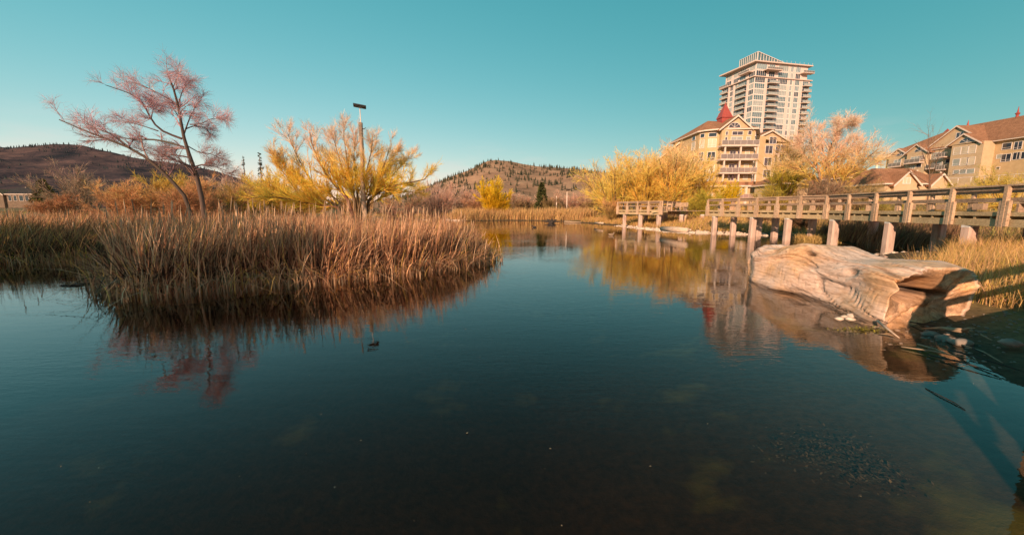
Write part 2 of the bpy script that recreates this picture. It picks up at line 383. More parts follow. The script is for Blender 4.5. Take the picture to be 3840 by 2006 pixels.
# ------------------------------------------------------------------ plant tools
def unit(v): return v/np.maximum(np.linalg.norm(v, axis=-1, keepdims=True), 1e-9)
def tubes(P, R, sides):
    """P (n,K,3) centre lines, R (n,K) radii -> verts, quads"""
    n, K, _ = P.shape
    T = np.gradient(P, axis=1); T = unit(T)
    if sides == 2:                                       # finest twigs: narrow two-edged strips, each turned its own way
        h_ = np.sin(np.arange(n)*12.9898)*43758.5453; h_ = (h_-np.floor(h_))*2*math.pi
        S = unit(np.cross(T, np.stack([np.cos(h_), np.sin(h_), 0.6*np.sin(h_*2.3)], 1)[:,None,:]))*(R*1.35)[...,None]
        V = np.stack([P-S, P+S], 2); i = np.arange(n*K*2).reshape(n, K, 2)
        q = np.stack([i[:,:-1,0], i[:,:-1,1], i[:,1:,1], i[:,1:,0]], -1).reshape(-1, 4)
        return V.reshape(-1, 3), q
    ref = np.where(np.abs(T[..., 2:3]) > 0.9, np.array([1.0, 0, 0]), np.array([0, 0, 1.0]))
    A = unit(np.cross(T, ref)); B = np.cross(T, A)
    ang = np.arange(sides)*2*math.pi/sides
    V = P[:,:,None,:] + (A[:,:,None,:]*np.cos(ang)[None,None,:,None] + B[:,:,None,:]*np.sin(ang)[None,None,:,None])*R[:,:,None,None]
    i = np.arange(n*K*sides).reshape(n, K, sides)
    a = i[:,:-1]; b = i[:,1:]
    q = np.stack([a, np.roll(a, -1, 2), np.roll(b, -1, 2), b], -1).reshape(-1, 4)
    return V.reshape(-1, 3), q
def interp(P, idx, t):
    K = P.shape[1]; f = t*(K-1); k = np.minimum(f.astype(int), K-2); w = (f-k)[:,None]
    a = P[idx, k]; b = P[idx, k+1]
    return a*(1-w)+b*w, unit(b-a)
def interp_s(R, idx, t):
    K = R.shape[1]; f = t*(K-1); k = np.minimum(f.astype(int), K-2); w = f-k
    return R[idx, k]*(1-w)+R[idx, k+1]*w
def shoots(rng, pos, d, Ln, r0, K, wob, grav, taper=0.3):
    """grow centre lines from pos along d; grav bends them up (+) or down (-)"""
    n = len(pos); P = np.zeros((n, K, 3)); P[:,0] = pos; d = unit(d)
    st = (Ln/(K-1))[:,None]
    for k in range(1, K):
        d = unit(d + rng.normal(0, wob, (n,3)) + np.array([0,0,1.0])*grav)
        P[:,k] = P[:,k-1] + d*st
    R = r0[:,None]*np.linspace(1, taper, K)[None]
    return P, R
def branch(rng, P, R, m, t0, t1, ang, lr, K, wob, grav, rmax=9, rmin=0.004, ratio=0.6, lmin=0.1, bias=None, tpow=1.0):
    n = len(P); idx = np.repeat(np.arange(n), m)
    t = t0 + (t1-t0)*rng.uniform(0, 1, len(idx))**tpow
    pos, tan = interp(P, idx, t)
    v = rng.normal(0, 1, (len(idx),3)); perp = unit(v - tan*(v*tan).sum(1, keepdims=True))
    a = np.radians(rng.normal(ang[0], ang[1], len(idx)))[:,None]
    d = np.cos(a)*tan + np.sin(a)*perp
    if bias is not None: d = d + np.array(bias)
    plen = np.linalg.norm(np.diff(P, axis=1), axis=2).sum(1)[idx]
    Ln = np.maximum(plen*lr*rng.uniform(0.55, 1.25, len(idx))*(1.15-0.55*t), lmin)
    r0 = np.clip(interp_s(R, idx, t)*ratio, rmin, rmax)
    return shoots(rng, pos, d, Ln, r0, K, wob, grav)
def blend_cols(rng, P, c_lo, c_hi, z0, z1, var=0.22, sides=3):
    """one tone per shoot: mix of two bark colours by height, plus shoot-to-shoot variation"""
    n, K, _ = P.shape
    h = sstep(P[:,:,2], z0, z1)[...,None]
    c = np.array(c_lo)*(1-h) + np.array(c_hi)*h
    c = c*rng.lognormal(0, var, (n,1,1))*(1+rng.normal(0, 0.07, (n,1,3)))
    return np.repeat(c[:,:,None,:], sides, 2).reshape(-1, 3).clip(0.005, 0.9)
def join(parts):
    V = []; Q = []; C = []; o = 0
    for v, q, c in parts: V.append(v); Q.append(q+o); C.append(c); o += len(v)
    return np.concatenate(V), np.concatenate(Q), np.concatenate(C)
def plant(name, base, wood, twigs, label, cat, rng, bark, c_lo, c_hi, zr, group=None, wood_name='trunk', crown_name='crown', var=0.22):
    """wood / twigs: lists of (P, R, sides)"""
    o = empty(name, base, label, cat, group)
    if wood:
        ps = [(*tubes(P_, R_, s_), blend_cols(rng, P_, bark, bark, 0, 1, 0.12, s_)) for P_, R_, s_ in wood]
        V, Q, C_ = join(ps); mesh_np(wood_name, V, [Q], MATS['twig'], o, C_, smooth=True)
    ps = [(*tubes(P_, R_, s_), blend_cols(rng, P_, c_lo, c_hi, zr[0], zr[1], var, s_)) for P_, R_, s_ in twigs]
    V, Q, C_ = join(ps); mesh_np(crown_name, V, [Q], MATS['twig'], o, C_)
    return o
def stems(rng, base, n, spread, Lr, r, K=7, wob=0.07, grav=0.05, ring=0.3, az=None):
    """n stems fanning out of one stool"""
    a = rng.uniform(0, 2*math.pi, n) if az is None else np.asarray(az)
    tilt = np.radians(rng.uniform(spread[0], spread[1], n))
    d = np.stack([np.cos(a)*np.sin(tilt), np.sin(a)*np.sin(tilt), np.cos(tilt)], 1)
    pos = np.array(base) + np.stack([np.cos(a), np.sin(a), 0*a], 1)*ring*rng.uniform(0.2, 1, (n,1)) - np.array([0,0,0.1])
    return shoots(rng, pos, d, rng.uniform(Lr[0], Lr[1], n), np.full(n, r)*rng.uniform(0.6, 1.2, n), K, wob, grav, 0.3)

def polyline(pts, K):
    pts = np.array(pts, float); s = np.concatenate([[0], np.cumsum(np.linalg.norm(np.diff(pts, axis=0), axis=1))]); t = np.linspace(0, s[-1], K)
    # smooth by Catmull style resampling of a moving average
    q = np.stack([np.interp(t, s, pts[:,k]) for k in range(3)], 1); r = q.copy(); r[1:-1] = (q[:-2]+2*q[1:-1]+q[2:])/4
    return r

def blades(rng, xy, h, width, lean=0.3, droop=0.35, K=4, wind=(0.15,0.05), z=None, kink=0.0):
    n = len(xy); z0 = ground_z(xy[:,0], xy[:,1]) if z is None else z
    a = rng.uniform(0, 2*math.pi, n); ln = np.minimum(np.abs(rng.normal(0, lean, n)), .9)
    L = np.stack([np.cos(a)*ln+wind[0]+0*a, np.sin(a)*ln+wind[1]+0*a], 1)*h[:,None]
    t = np.linspace(0, 1, K); P = np.zeros((n, K, 3))
    dr = np.minimum(np.abs(rng.normal(0, droop, n)), 1.7)
    up = t[None]*(1-0.5*dr[:,None]*t[None]**2)
    P[:,:,0] = xy[:,0:1] + L[:,0:1]*(t**1.7)[None]*(1+dr[:,None]); P[:,:,1] = xy[:,1:2] + L[:,1:2]*(t**1.7)[None]*(1+dr[:,None])
    P[:,:,2] = np.maximum(z0, -0.35)[:,None] - 0.05 + h[:,None]*up
    b = rng.uniform(0, math.pi, n); Wv = np.stack([np.cos(b), np.sin(b), 0*b], 1)
    w = (width*rng.uniform(0.6, 1.3, n))[:,None]*np.array([0.8, 1.0, 0.75, 0.1, 0.05][:K] if K <= 4 else np.interp(t, [0, .3, .7, 1], [.8, 1, .75, .1]))[None]
    V = np.stack([P - Wv[:,None]*w[...,None]/2, P + Wv[:,None]*w[...,None]/2], 2)
    i = np.arange(n*K*2).reshape(n, K, 2)
    q = np.stack([i[:,:-1,0], i[:,:-1,1], i[:,1:,1], i[:,1:,0]], -1).reshape(-1, 4)
    return V.reshape(-1, 3), q, P
def blade_cols(rng, n, K, tones, wts, var=0.18):
    k = rng.choice(len(tones), n, p=np.array(wts)/sum(wts)); c = np.array(tones)[k]*rng.lognormal(0, var, (n,1))
    return np.repeat(c[:,None,:], K*2, 1).reshape(-1, 3).clip(0.01, 0.9)
def in_poly(x, y, poly):
    ins = np.zeros(x.shape, bool); n = len(poly)
    for i in range(n):
        ax, ay = poly[i]; bx, by = poly[(i+1) % n]
        c = ((ay > y) != (by > y))
        with np.errstate(divide='ignore', invalid='ignore'): ins ^= c & (x < (bx-ax)*(y-ay)/(by-ay)+ax)
    return ins
def scatter(rng, poly, n):
    p = np.array(poly, float); lo = p.min(0); hi = p.max(0); out_ = []
    tot = 0
    while tot < n:
        q = rng.uniform(lo, hi, (n*2, 2)); q = q[in_poly(q[:,0], q[:,1], poly)]; out_.append(q); tot += len(q)
    return np.concatenate(out_)[:n]
def cattails(rng, xy, h, name_parent=None):
    """seed-head stalks: thin stem, brown spike, bare tip"""
    n = len(xy); K = 6; t = np.array([0, .45, .86, .87, .96, 1.02])
    a = rng.uniform(0, 2*math.pi, n); ln = np.abs(rng.normal(0, .07, n))
    P = np.zeros((n, K, 3)); P[:,:,0] = xy[:,:1] + (np.cos(a)*ln+.04)[:,None]*h[:,None]*t[None]**2; P[:,:,1] = xy[:,1:] + (np.sin(a)*ln)[:,None]*h[:,None]*t[None]**2
    P[:,:,2] = h[:,None]*t[None] - 0.1
    fat = rng.uniform(0.010, 0.024, n)
    R = np.stack([np.full(n,.007), np.full(n,.006), np.full(n,.006), fat, fat*0.9, np.full(n,.003)], 1)
    V, q = tubes(P, R, 5)
    c = np.zeros((n, K, 5, 3)); c[:] = np.array((0.42,0.30,0.17)); c[:,3:5] = np.array((0.40,0.27,0.17)); c *= rng.lognormal(0, .2, (n,1,1,1))
    return V, q, c.reshape(-1, 3)
# ------------------------------------------------------------------ reed beds and bank grass
STRAW = [(0.66,0.375,0.20), (0.78,0.475,0.29), (0.48,0.235,0.13), (0.22,0.10,0.06), (0.68,0.42,0.13)]  # the darkest tone helps paint the shade inside the beds
def reed_bed(name, poly, n, hmul, label, seed, tails=200, edge=None, wind=(0.10,-0.02), width=0.022, droop=0.35, tones=STRAW, wts=(4,4,4,4,1), lean=0.15, hfun=None, shade_litter=0):
    rng = np.random.default_rng(seed); xy = scatter(rng, poly, n)
    h = hmul*np.where(rng.uniform(0,1,len(xy)) < .06, rng.uniform(1.0, 1.16, len(xy)), rng.uniform(0.58, 1.02, len(xy)))*(1+0.12*fbm(xy[:,0], xy[:,1], 0.6, 3, seed))
    if hfun is not None: h = h*hfun(xy)
    parts = []
    if shade_litter:                                            # rotten leaves low down, coloured dark to paint in the shade between stems
        lx = scatter(rng, poly, shade_litter); lh = hmul*rng.uniform(0.30, 0.72, shade_litter)
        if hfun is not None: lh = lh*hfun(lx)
        V, q, _ = blades(rng, lx, lh, width*1.3, 0.30, 0.9, 4, wind, z=np.zeros(shade_litter)-.02)
        parts.append((V, q, blade_cols(rng, shade_litter, 4, [(0.085,0.04,0.026),(0.13,0.062,0.04),(0.055,0.028,0.02)], (3,2,3))))
    cl = fbm(xy[:,0], xy[:,1], 1.6, 2, seed+2); wx = np.stack([wind[0]+0.22*fbm(xy[:,0], xy[:,1], 1.1, 2, seed+3), wind[1]+0.16*fbm(xy[:,0], xy[:,1], 1.1, 2, seed+4)])
    V, q, _ = blades(rng, xy, h, width, lean, droop, 4, wx[:,:,None].reshape(2,-1), z=np.zeros(len(xy)) + np.maximum(ground_z(xy[:,0], xy[:,1]), -0.3)*0.9)
    parts.append((V, q, blade_cols(rng, len(xy), 4, tones, wts)))
    if edge is not None:                                  # bent-over blades along the water's edge
        e = np.array(edge, float); k = int(n*0.10); s = rng.uniform(0, len(e)-1.001, k); i = s.astype(int); f = (s-i)[:,None]
        exy = e[i]*(1-f)+e[i+1]*f + rng.normal(0, 0.22, (k,2)); eh = rng.uniform(0.5, 1.25, k)*(hmul/2.2)
        V, q, _ = blades(rng, exy, eh, width*0.9, 0.40, 1.0, 6, (0.15,-0.10), z=np.full(k, -0.05))
        parts.append((V, q, blade_cols(rng, k, 6, tones, (4,4,3,1,2))))
        k = int(n*0.05); s = rng.uniform(0, len(e)-1.001, k); i = s.astype(int); f = (s-i)[:,None]    # cut stumps at the waterline
        exy = e[i]*(1-f)+e[i+1]*f + rng.normal(0, 0.30, (k,2))
        V, q, _ = blades(rng, exy, rng.uniform(0.2, 0.7, k), width*1.3, 0.12, 0.1, 4, (0,0), z=np.full(k, -0.05))
        parts.append((V, q, blade_cols(rng, k, 4, [(0.50,0.32,0.19),(0.3,0.17,0.1)], (1,1))))
    V, Q, C_ = join(parts); o = mesh_np(name, V, [Q], MATS['blade'], None, C_); tag(o, label, 'reeds', kind='stuff')
    if tails:
        xy = scatter(rng, poly, tails); hh = hmul*rng.uniform(0.80, 1.12, tails)
        if hfun is not None: hh = hh*hfun(xy)
        V, q, c = cattails(rng, xy, hh)
        o2 = mesh_np('cattail_heads', V, [q], MATS['leafy'], None, c, smooth=True); tag(o2, 'brown cattail spikes standing up out of ' + label.split(' with')[0], 'cattails', kind='stuff')

main_front = [(-13.0,12.6),(-12.0,11.4),(-10.6,10.35),(-9.2,9.65),(-8.3,10.35),(-7.3,11.2),(-6.2,11.5),(-5.2,11.9),(-3.8,12.9),(-2.9,13.9),(-2.1,14.8),(-1.45,16.0),(-0.95,17.2)]
main_poly = main_front + [(-2.2,19.0),(-5,19.5),(-9,19.5),(-12.0,17.6),(-12.9,15.0)]
tip = lambda p: 1 - 0.55*sstep(p[:,0]+0.12*p[:,1]*0, -3.0, -0.9)*0.9
reed_bed('reeds', main_poly, 22000, 2.36, 'tall straw coloured reed bed in the pond with bent blades along its edge', 5, 230, main_front, hfun=tip, shade_litter=16000, width=0.030)
left_front = [(-34,15.2),(-27,15.4),(-22,15.8),(-18.8,15.9),(-16.6,15.6)]
reed_bed('reeds', left_front + [(-15.2,17.4),(-16.5,19.5),(-24,20.5),(-36,20)], 11000, 2.05, 'dark leaning reed bed with tawny tops at the left edge of the pond', 6, 60, left_front, wind=(0.38,-0.06), droop=0.6, lean=0.22, tones=[(0.62,0.35,0.16),(0.68,0.41,0.17),(0.40,0.20,0.10),(0.16,0.075,0.045),(0.64,0.42,0.08)], wts=(3,2,3,6,1), shade_litter=10000)  # dark tones weighted up to paint the deep shade at its base
reed_bed('reeds', [(-40,20.6),(-14,19.6),(-8.6,20),(-7.6,27),(-16,30),(-44,30)], 11000, 1.7, 'rough dry reeds on the marsh behind the nearest reed bed', 7, 60)
# far shore
reed_bed('reeds', [(-12,75),(-8,72.3),(-1,75.2),(4,74.2),(8.8,70.5),(12,66),(15,68),(13,76),(6,81),(-12,82)], 9000, 2.3, 'pale golden reeds along the far end of the pond', 8, 0, width=0.06, tones=[(0.68,0.45,0.19),(0.60,0.37,0.16),(0.5,0.30,0.14),(0.34,0.2,0.10),(0.64,0.46,0.16)])
reed_bed('reeds', [(20.9,22.2),(22.6,21.2),(25.5,21.5),(26.5,25.5),(24,29.5),(22.4,28.5),(21.9,25.2)], 5000, 1.75, 'drooping brown reeds under the boardwalk behind its piles', 9, 0, width=0.03, droop=0.9, tones=[(0.30,0.18,0.10),(0.36,0.24,0.13),(0.24,0.14,0.09),(0.2,0.12,0.08),(0.34,0.25,0.1)])
reed_bed('reeds', [(20.0,26.2),(21.5,25.2),(22.2,27.6),(21.2,29.0)], 1500, 0.7, 'low yellow sedge at the water under the boardwalk', 10, 0, width=0.03, droop=1.0, lean=0.4, tones=[(0.55,0.40,0.14),(0.5,0.34,0.14)], wts=(1,1))

def grass(name, poly, n, hr, label, seed, width=0.012, tones=None, wts=None, lean=0.3, droop=0.6, keep=None, K=3):
    rng = np.random.default_rng(seed); xy = scatter(rng, poly, n)
    z = ground_z(xy[:,0], xy[:,1]); k = z > 0.04
    if keep is not None: k &= keep(xy)
    cl = fbm(xy[:,0], xy[:,1], 1.3, 3, seed); k &= rng.uniform(-1, 1, len(xy)) < cl*1.6+0.75
    xy = xy[k]; h = rng.uniform(hr[0], hr[1], len(xy))*(1+0.35*fbm(xy[:,0], xy[:,1], 0.8, 3, seed+1))
    V, q, _ = blades(rng, xy, h, width, lean, droop, K, (0.06,0.02))
    o = mesh_np(name, V, [q], MATS['blade'], None, blade_cols(rng, len(xy), K, tones, wts)); tag(o, label, 'grass', kind='stuff')
GOLD = [(0.60,0.38,0.13), (0.66,0.43,0.18), (0.50,0.29,0.11), (0.44,0.33,0.07), (0.56,0.32,0.18)]
off_log = lambda p: ~((p[:,0] > 6.4) & (p[:,0] < 9.6) & (p[:,1] > 6.4) & (p[:,1] < 12.6))
grass('grass', [(9.0,5.8),(10.2,5.4),(14,7.5),(20,11),(23,15),(24,19.6),(21.5,19.4),(19.5,17.2),(16.5,14.6),(13.2,11.8),(10.6,10.4),(9.4,9.6),(9.2,8)], 36000, (0.35,0.95), 'tall golden grass on the bank between driftwood log and boardwalk', 21, 0.012, GOLD, (4,4,3,2,3), keep=off_log, K=4)
grass('grass', [(17.2,35.5),(19.6,35.6),(23,32.5),(23.3,29),(28,30),(30,40),(24,52),(18,62),(13,68),(11.2,64),(14.2,53),(15.3,43),(16.6,37.2)], 26000, (0.25,0.75), 'rough tawny grass on the bank around the viewing platform', 22, 0.03, GOLD, (4,3,3,3,3))
grass('grass', [(-10,76),(12,76),(22,64),(30,56),(40,60),(30,90),(-10,92),(-30,92),(-30,84)], 12000, (0.4,1.1), 'dry grass on the low ground past the end of the pond', 23, 0.06, GOLD, (4,3,3,2,3))
grass('grass', [(23.5,14),(40,14),(48,40),(30,50),(25,33),(24.5,22)], 14000, (0.5,1.3), 'tangled dry grass and weeds behind the boardwalk', 24, 0.03, [(0.40,0.28,0.11),(0.34,0.22,0.1),(0.42,0.36,0.10),(0.28,0.17,0.1)], (3,3,2,3))
# ------------------------------------------------------------------ trees and shrubs
def zpts(pts, ox, oy, sc, Y, rng, dy=1.5, K=9, z0=None):
    """trace given in a magnified crop -> centre line at distance Y, wandering a little towards and away"""
    q = []
    off = rng.normal(0, dy)
    for i, (a, b) in enumerate(pts):
        q.append(atY(ox+a/sc, oy+b/sc, Y + off*(i/(len(pts)-1))**1.3))
    if z0 is not None: q[0][2] = z0
    return polyline(q, K)
def traced(limbs, radii, ox, oy, sc, Y, rng, dy=1.5, K=9, ground_first=()):
    P = np.stack([zpts(l, ox, oy, sc, Y, rng, dy, K, None) for l in limbs])
    for i in ground_first:
        P[i,0,2] = gz(P[i,0,0], P[i,0,1])-0.3
    R = np.stack([np.linspace(r, r*0.25, K) for r in radii]); return P, R

# bare leaning tree behind the reeds
rng = np.random.default_rng(31)
limbs = [[(1720,1330),(1650,1000),(1600,880),(1555,770),(1535,680),(1520,560),(1500,430),(1460,280),(1410,170)],
 [(1640,1330),(1500,1110),(1340,980),(1230,860),(1080,790),(950,735),(820,700),(640,620),(500,560)],
 [(1545,790),(1430,750),(1260,718),(1110,735),(960,690),(840,640)],
 [(1530,720),(1400,670),(1330,655),(1270,560),(1190,380),(1050,320),(890,270)],
 [(1500,440),(1400,370),(1300,320),(1150,250),(1010,225)],
 [(1625,960),(1720,930),(1830,960),(1950,1010)], [(1600,880),(1450,850),(1290,860),(1150,800)],
 [(1545,690),(1590,560),(1640,450),(1700,385)], [(1560,640),(1640,605),(1740,630),(1775,700)], [(1600,600),(1690,600),(1770,550),(1910,550)],
 [(1090,795),(960,690),(820,640),(700,580)], [(1520,560),(1440,440),(1330,420)], [(1500,430),(1540,300),(1620,220)], [(1560,770),(1680,840),(1800,850),(1880,900)],
 [(1340,980),(1360,890),(1420,800)], [(1460,280),(1500,190),(1500,120)], [(1330,655),(1230,620),(1120,590),(1010,560)], [(1270,560),(1300,420),(1270,340)]]
rad = [.17,.13,.075,.075,.05,.05,.05,.05,.04,.04,.05,.03,.035,.04,.035,.03,.04,.03]
P0, R0 = traced(limbs, rad, 0, 200, 2.244, 27, rng, 1.6, 10, (0, 1))
b1 = branch(rng, P0, R0, 15, .22, 1, (42,14), .17, 5, .13, .03, rmin=.012)
b2 = branch(rng, *b1, 8, .15, 1, (38,14), .55, 4, .14, -.01, rmin=.0065, lmin=.4)
b3 = branch(rng, *b2, 6, .1, 1, (32,14), .7, 3, .14, -.04, rmin=.0042, lmin=.5)
plant('bare_tree', P0[0,0], [(P0, R0, 7)], [(*b1, 3), (*b2, 2), (*b3, 2)], 'tall bare leaning tree with sweeping pinkish branches behind the reeds', 'tree', rng,
      (0.13,0.095,0.085), (0.28,0.18,0.17), (0.58,0.38,0.41), (4, 9))

# big pollard willow round the nest pole
rng = np.random.default_rng(32)
limbs = [[(1060,1060),(900,870),(780,740),(700,580),(650,450),(640,360)], [(1010,1060),(740,980),(620,740),(520,580),(460,440),(440,370)],
 [(1080,1060),(960,760),(900,560),(860,430),(850,370)], [(1090,1060),(1060,760),(1040,520),(1060,390)], [(1110,1060),(1230,850),(1330,650),(1370,500)],
 [(1120,1060),(1250,910),(1400,850),(1560,820),(1700,790)], [(1270,880),(1420,730),(1500,650),(1570,570)], [(1040,1060),(700,1020),(430,960),(200,890)],
 [(1000,1060),(560,1000),(300,940),(40,970)], [(1100,1060),(1150,760),(1200,560),(1220,430)], [(1070,1060),(1000,700),(960,480),(950,340)],
 [(980,1060),(800,900),(640,880),(480,760)], [(1090,1060),(1010,860),(900,700),(760,560)], [(1100,1060),(1180,860),(1280,740),(1420,560)], [(560,980),(470,820),(330,640),(310,520)],
 [(1130,1060),(1300,950),(1480,900),(1640,900)], [(700,1010),(560,830),(420,680),(380,600)]]
rad = [.17,.13,.12,.12,.10,.16,.07,.16,.12,.09,.10,.09,.09,.08,.06,.09,.06]
P0, R0 = traced(limbs, rad, 900, 350, 2.447, 40, rng, 2.4, 9, tuple(i for i in range(17) if i not in (6,14,16)))
b1 = branch(rng, P0, R0, 24, .12, 1, (28,11), .24, 5, .09, .10, rmin=.013)
b2 = branch(rng, *b1, 11, .1, 1, (26,10), .55, 4, .10, .08, rmin=.009, lmin=.6)
b3 = branch(rng, *b2, 8, .05, 1, (26,11), .65, 3, .10, .06, rmin=.0075, lmin=.5)
plant('willow_tree', (P0[0,0,0], P0[0,0,1], gz(P0[0,0,0], P0[0,0,1])), [(P0, R0, 6)], [(*b1, 3), (*b2, 2), (*b3, 2)], 'wide spreading yellow and pink willow fanning out around the tall nest pole', 'tree', rng,
      (0.22,0.14,0.08), (0.90,0.56,0.09), (0.84,0.57,0.42), (5.5, 10.0), var=0.3)

def shrub(label, px, top, Y, w_px, c_lo, c_hi, seed, n=14, name='shrub', cat='shrub', group=None, bark=(0.2,0.13,0.08), dens=(7,7,4), thick=1.0, grav=.06, drop=0.0, split=0.55, base=None, ang=26, jit=0.08):
    rng = np.random.default_rng(seed)
    X = atY(px, 760, Y)[0]; b = (X, Y, gz(X, Y)) if base is None else base
    h = atY(px, top, Y)[2] - b[2]; w = w_px*Y/F
    mt = math.degrees(math.atan2(w*0.5, h*0.72))
    n = int(n*1.25)
    P, R = stems(rng, b, n, (2, mt*1.25), (h*0.55, h*0.86), 0.010*h+0.008, 6, .08, grav*0.35, 0.05*w+.1)
    t1 = branch(rng, P, R, dens[0]+1, .06, 1, (ang+4,11), .46, 4, .11, grav*.8, rmin=.012*thick)
    t2 = branch(rng, *t1, dens[1], .08, 1, (ang+3,11), .55, 3, .12, grav*.8-drop, rmin=.0095*thick, lmin=.35)
    t3 = branch(rng, *t2, dens[2]+1, .05, 1, (ang+3,12), .68, 3, .12, grav*.7-drop*2, rmin=.0085*thick, lmin=.4)
    return plant(name, b, [(P, R, 5)], [(*t1, 3), (*t2, 2), (*t3, 2)], label, cat, rng, bark, c_lo, c_hi, (b[2]+h*split*0.6, b[2]+h*(split+0.3)), group, 'stems', 'crown', var=0.25)
OR = (0.62,0.362,0.163); ORD = (0.47,0.256,0.131); PK = (0.71,0.475,0.389); YE = (0.88,0.55,0.115); YG = (0.80,0.56,0.13); RB = (0.53,0.306,0.213); RB2 = (0.65,0.408,0.300)
# left bank
shrub('grey bare many stemmed tree beside the dark evergreen on the left bank', 325, 590, 46, 250, (0.30,0.21,0.14), (0.36,0.25,0.18), 41, 12, 'bare_tree', 'tree', thick=1.2, bark=(0.32,0.25,0.19))
shrub('low russet bush in front of the dark evergreen on the left bank', 232, 722, 42, 170, (0.40,0.2,0.10), (0.46,0.23,0.12), 42, thick=1.3)
shrub('orange brown thicket left of the leaning tree', 470, 668, 36, 240, ORD, OR, 43, 16, thick=1.2, dens=(8,8,4))
shrub('domed thicket with yellow crown behind the leaning tree', 625, 622, 38, 300, OR, (0.60,0.42,0.08), 44, 18, thick=1.2, dens=(8,8,4))
shrub('brown domed thicket just right of the leaning tree', 765, 640, 35, 290, ORD, OR, 45, 18, thick=1.2, dens=(8,8,4))
shrub('rusty low brush close behind the reed tops under the leaning tree', 700, 715, 31, 320, ORD, (0.36,0.18,0.09), 46, 16, thick=1.2, dens=(8,7,4))
shrub('pale pink and yellow bush below the two thin conifers', 925, 622, 52, 190, (0.48,0.31,0.07), PK, 47, thick=1.4)
shrub('rounded bright yellow bush left of the big willow', 1060, 602, 49, 190, YE, (0.80,0.54,0.10), 48, 16, thick=1.5, dens=(8,8,5))
shrub('small yellow brown bush under the left limb of the big willow', 930, 690, 44, 190, (0.42,0.27,0.06), (0.42,0.27,0.08), 49, thick=1.2)
shrub('brown undergrowth behind the left limbs of the big willow', 1130, 690, 50, 260, OR, (0.45,0.31,0.06), 50, 16, thick=1.3)
shrub('brown undergrowth at the foot of the nest pole', 1330, 705, 52, 260, OR, (0.40,0.27,0.08), 51, 16, thick=1.3)
shrub('brown undergrowth under the right limb of the big willow', 1500, 700, 56, 260, RB, OR, 52, 16, thick=1.3)
shrub('pinkish wispy bush at the right tip of the big willow', 1625, 640, 60, 150, RB, PK, 53, thick=1.1)
# far end of the pond
shrub('dull red thicket behind the tip of the reed bed', 1660, 682, 88, 180, RB, RB2, 54, 16, thick=2.0)
shrub('second dull red thicket left of the bright yellow willow', 1760, 688, 92, 170, RB, RB2, 55, 16, thick=2.0)
shrub('brown thicket close against the bright yellow willow', 1800, 715, 84, 130, ORD, RB2, 56, 14, thick=1.8)
shrub('flame shaped bright yellow willow on the far shore', 1850, 668, 80, 100, (0.74,0.46,0.02), (0.74,0.49,0.03), 57, 26, 'willow_shrub', 'shrub', thick=2.2, dens=(8,8,4), grav=.10, bark=(0.55,0.34,0.05), ang=18)
shrub('bushy yellow lower shoots to the right of the flame shaped willow', 1882, 722, 80.6, 78, (0.70,0.43,0.02), (0.72,0.47,0.03), 58, 14, 'willow_shrub', 'shrub', thick=2.2, dens=(8,7,3), grav=.09, bark=(0.55,0.34,0.05), ang=18)
shrub('tan thicket right of the flame shaped willow', 1930, 708, 98, 120, (0.34,0.22,0.11), RB2, 59, 14, thick=2.0)
shrub('tan brush left of the lone dark fir', 1985, 730, 100, 120, (0.36,0.24,0.10), RB2, 60, 14, thick=2.0)
shrub('pinkish brush behind the thinnest pale pole', 2090, 712, 100, 170, (0.36,0.23,0.12), RB2, 61, 16, thick=2.0)
shrub('pinkish brush behind the middle nest pole', 2170, 705, 97, 160, RB, RB2, 62, 16, thick=2.0)
shrub('low brown bush at the foot of the lone dark fir', 2062, 735, 84, 70, (0.26,0.2,0.08), (0.3,0.2,0.1), 63, 10, thick=1.8)
# right bank willows
shrub('thin pale birch like tree left of the right bank willows', 2237, 604, 78, 90, (0.42,0.30,0.10), (0.5,0.31,0.25), 64, 3, 'birch_tree', 'tree', thick=1.6, bark=(0.6,0.45,0.36), dens=(16,7,4))
shrub('tan scrub at the foot of the pale birch', 2225, 700, 74, 130, (0.40,0.27,0.12), RB2, 65, 14, thick=1.7)
shrub('leftmost yellow green willow behind the viewing platform', 2318, 572, 62, 200, YG, (0.86,0.58,0.17), 66, 20, 'willow_tree', 'tree', thick=1.7, dens=(9,8,4), split=.6)
shrub('second yellow green willow from the left behind the viewing platform', 2425, 540, 60, 210, YE, (0.88,0.58,0.18), 67, 22, 'willow_tree', 'tree', thick=1.7, dens=(9,8,4), split=.62)
shrub('tallest yellow willow with pink top, right behind the viewing platform', 2528, 522, 58, 150, YE, (0.86,0.57,0.30), 68, 20, 'willow_tree', 'tree', thick=1.7, dens=(9,8,4), split=.62)
shrub('yellow willow overlapping the left end of the condominium', 2612, 565, 62, 100, YE, YG, 69, 16, 'willow_tree', 'tree', thick=1.5, dens=(8,7,3))
shrub('dense olive bush right of the viewing platform', 2636, 705, 52, 100, (0.40,0.32,0.05), (0.46,0.38,0.06), 70, 16, thick=1.3, dens=(8,7,4))
shrub('tan low bush left of the viewing platform', 2300, 740, 58, 110, (0.40,0.26,0.09), OR, 71, 12, thick=1.4)
shrub('bright yellow narrow willow before the ground floor of the condominium', 2728, 680, 64, 50, (0.66,0.46,0.02), (0.66,0.48,0.03), 72, 14, 'willow_shrub', 'shrub', thick=1.5, dens=(8,8,4), ang=16)
shrub('weeping yellow green tree before the tower and the condominium gable', 2940, 470, 64, 190, (0.48,0.38,0.05), (0.56,0.36,0.16), 73, 14, 'willow_tree', 'tree', thick=1.2, dens=(9,8,4), drop=.07, split=.5)
shrub('olive tangle behind the far end of the boardwalk', 2880, 690, 50, 190, (0.38,0.27,0.07), (0.42,0.33,0.06), 74, 14, thick=1.1)
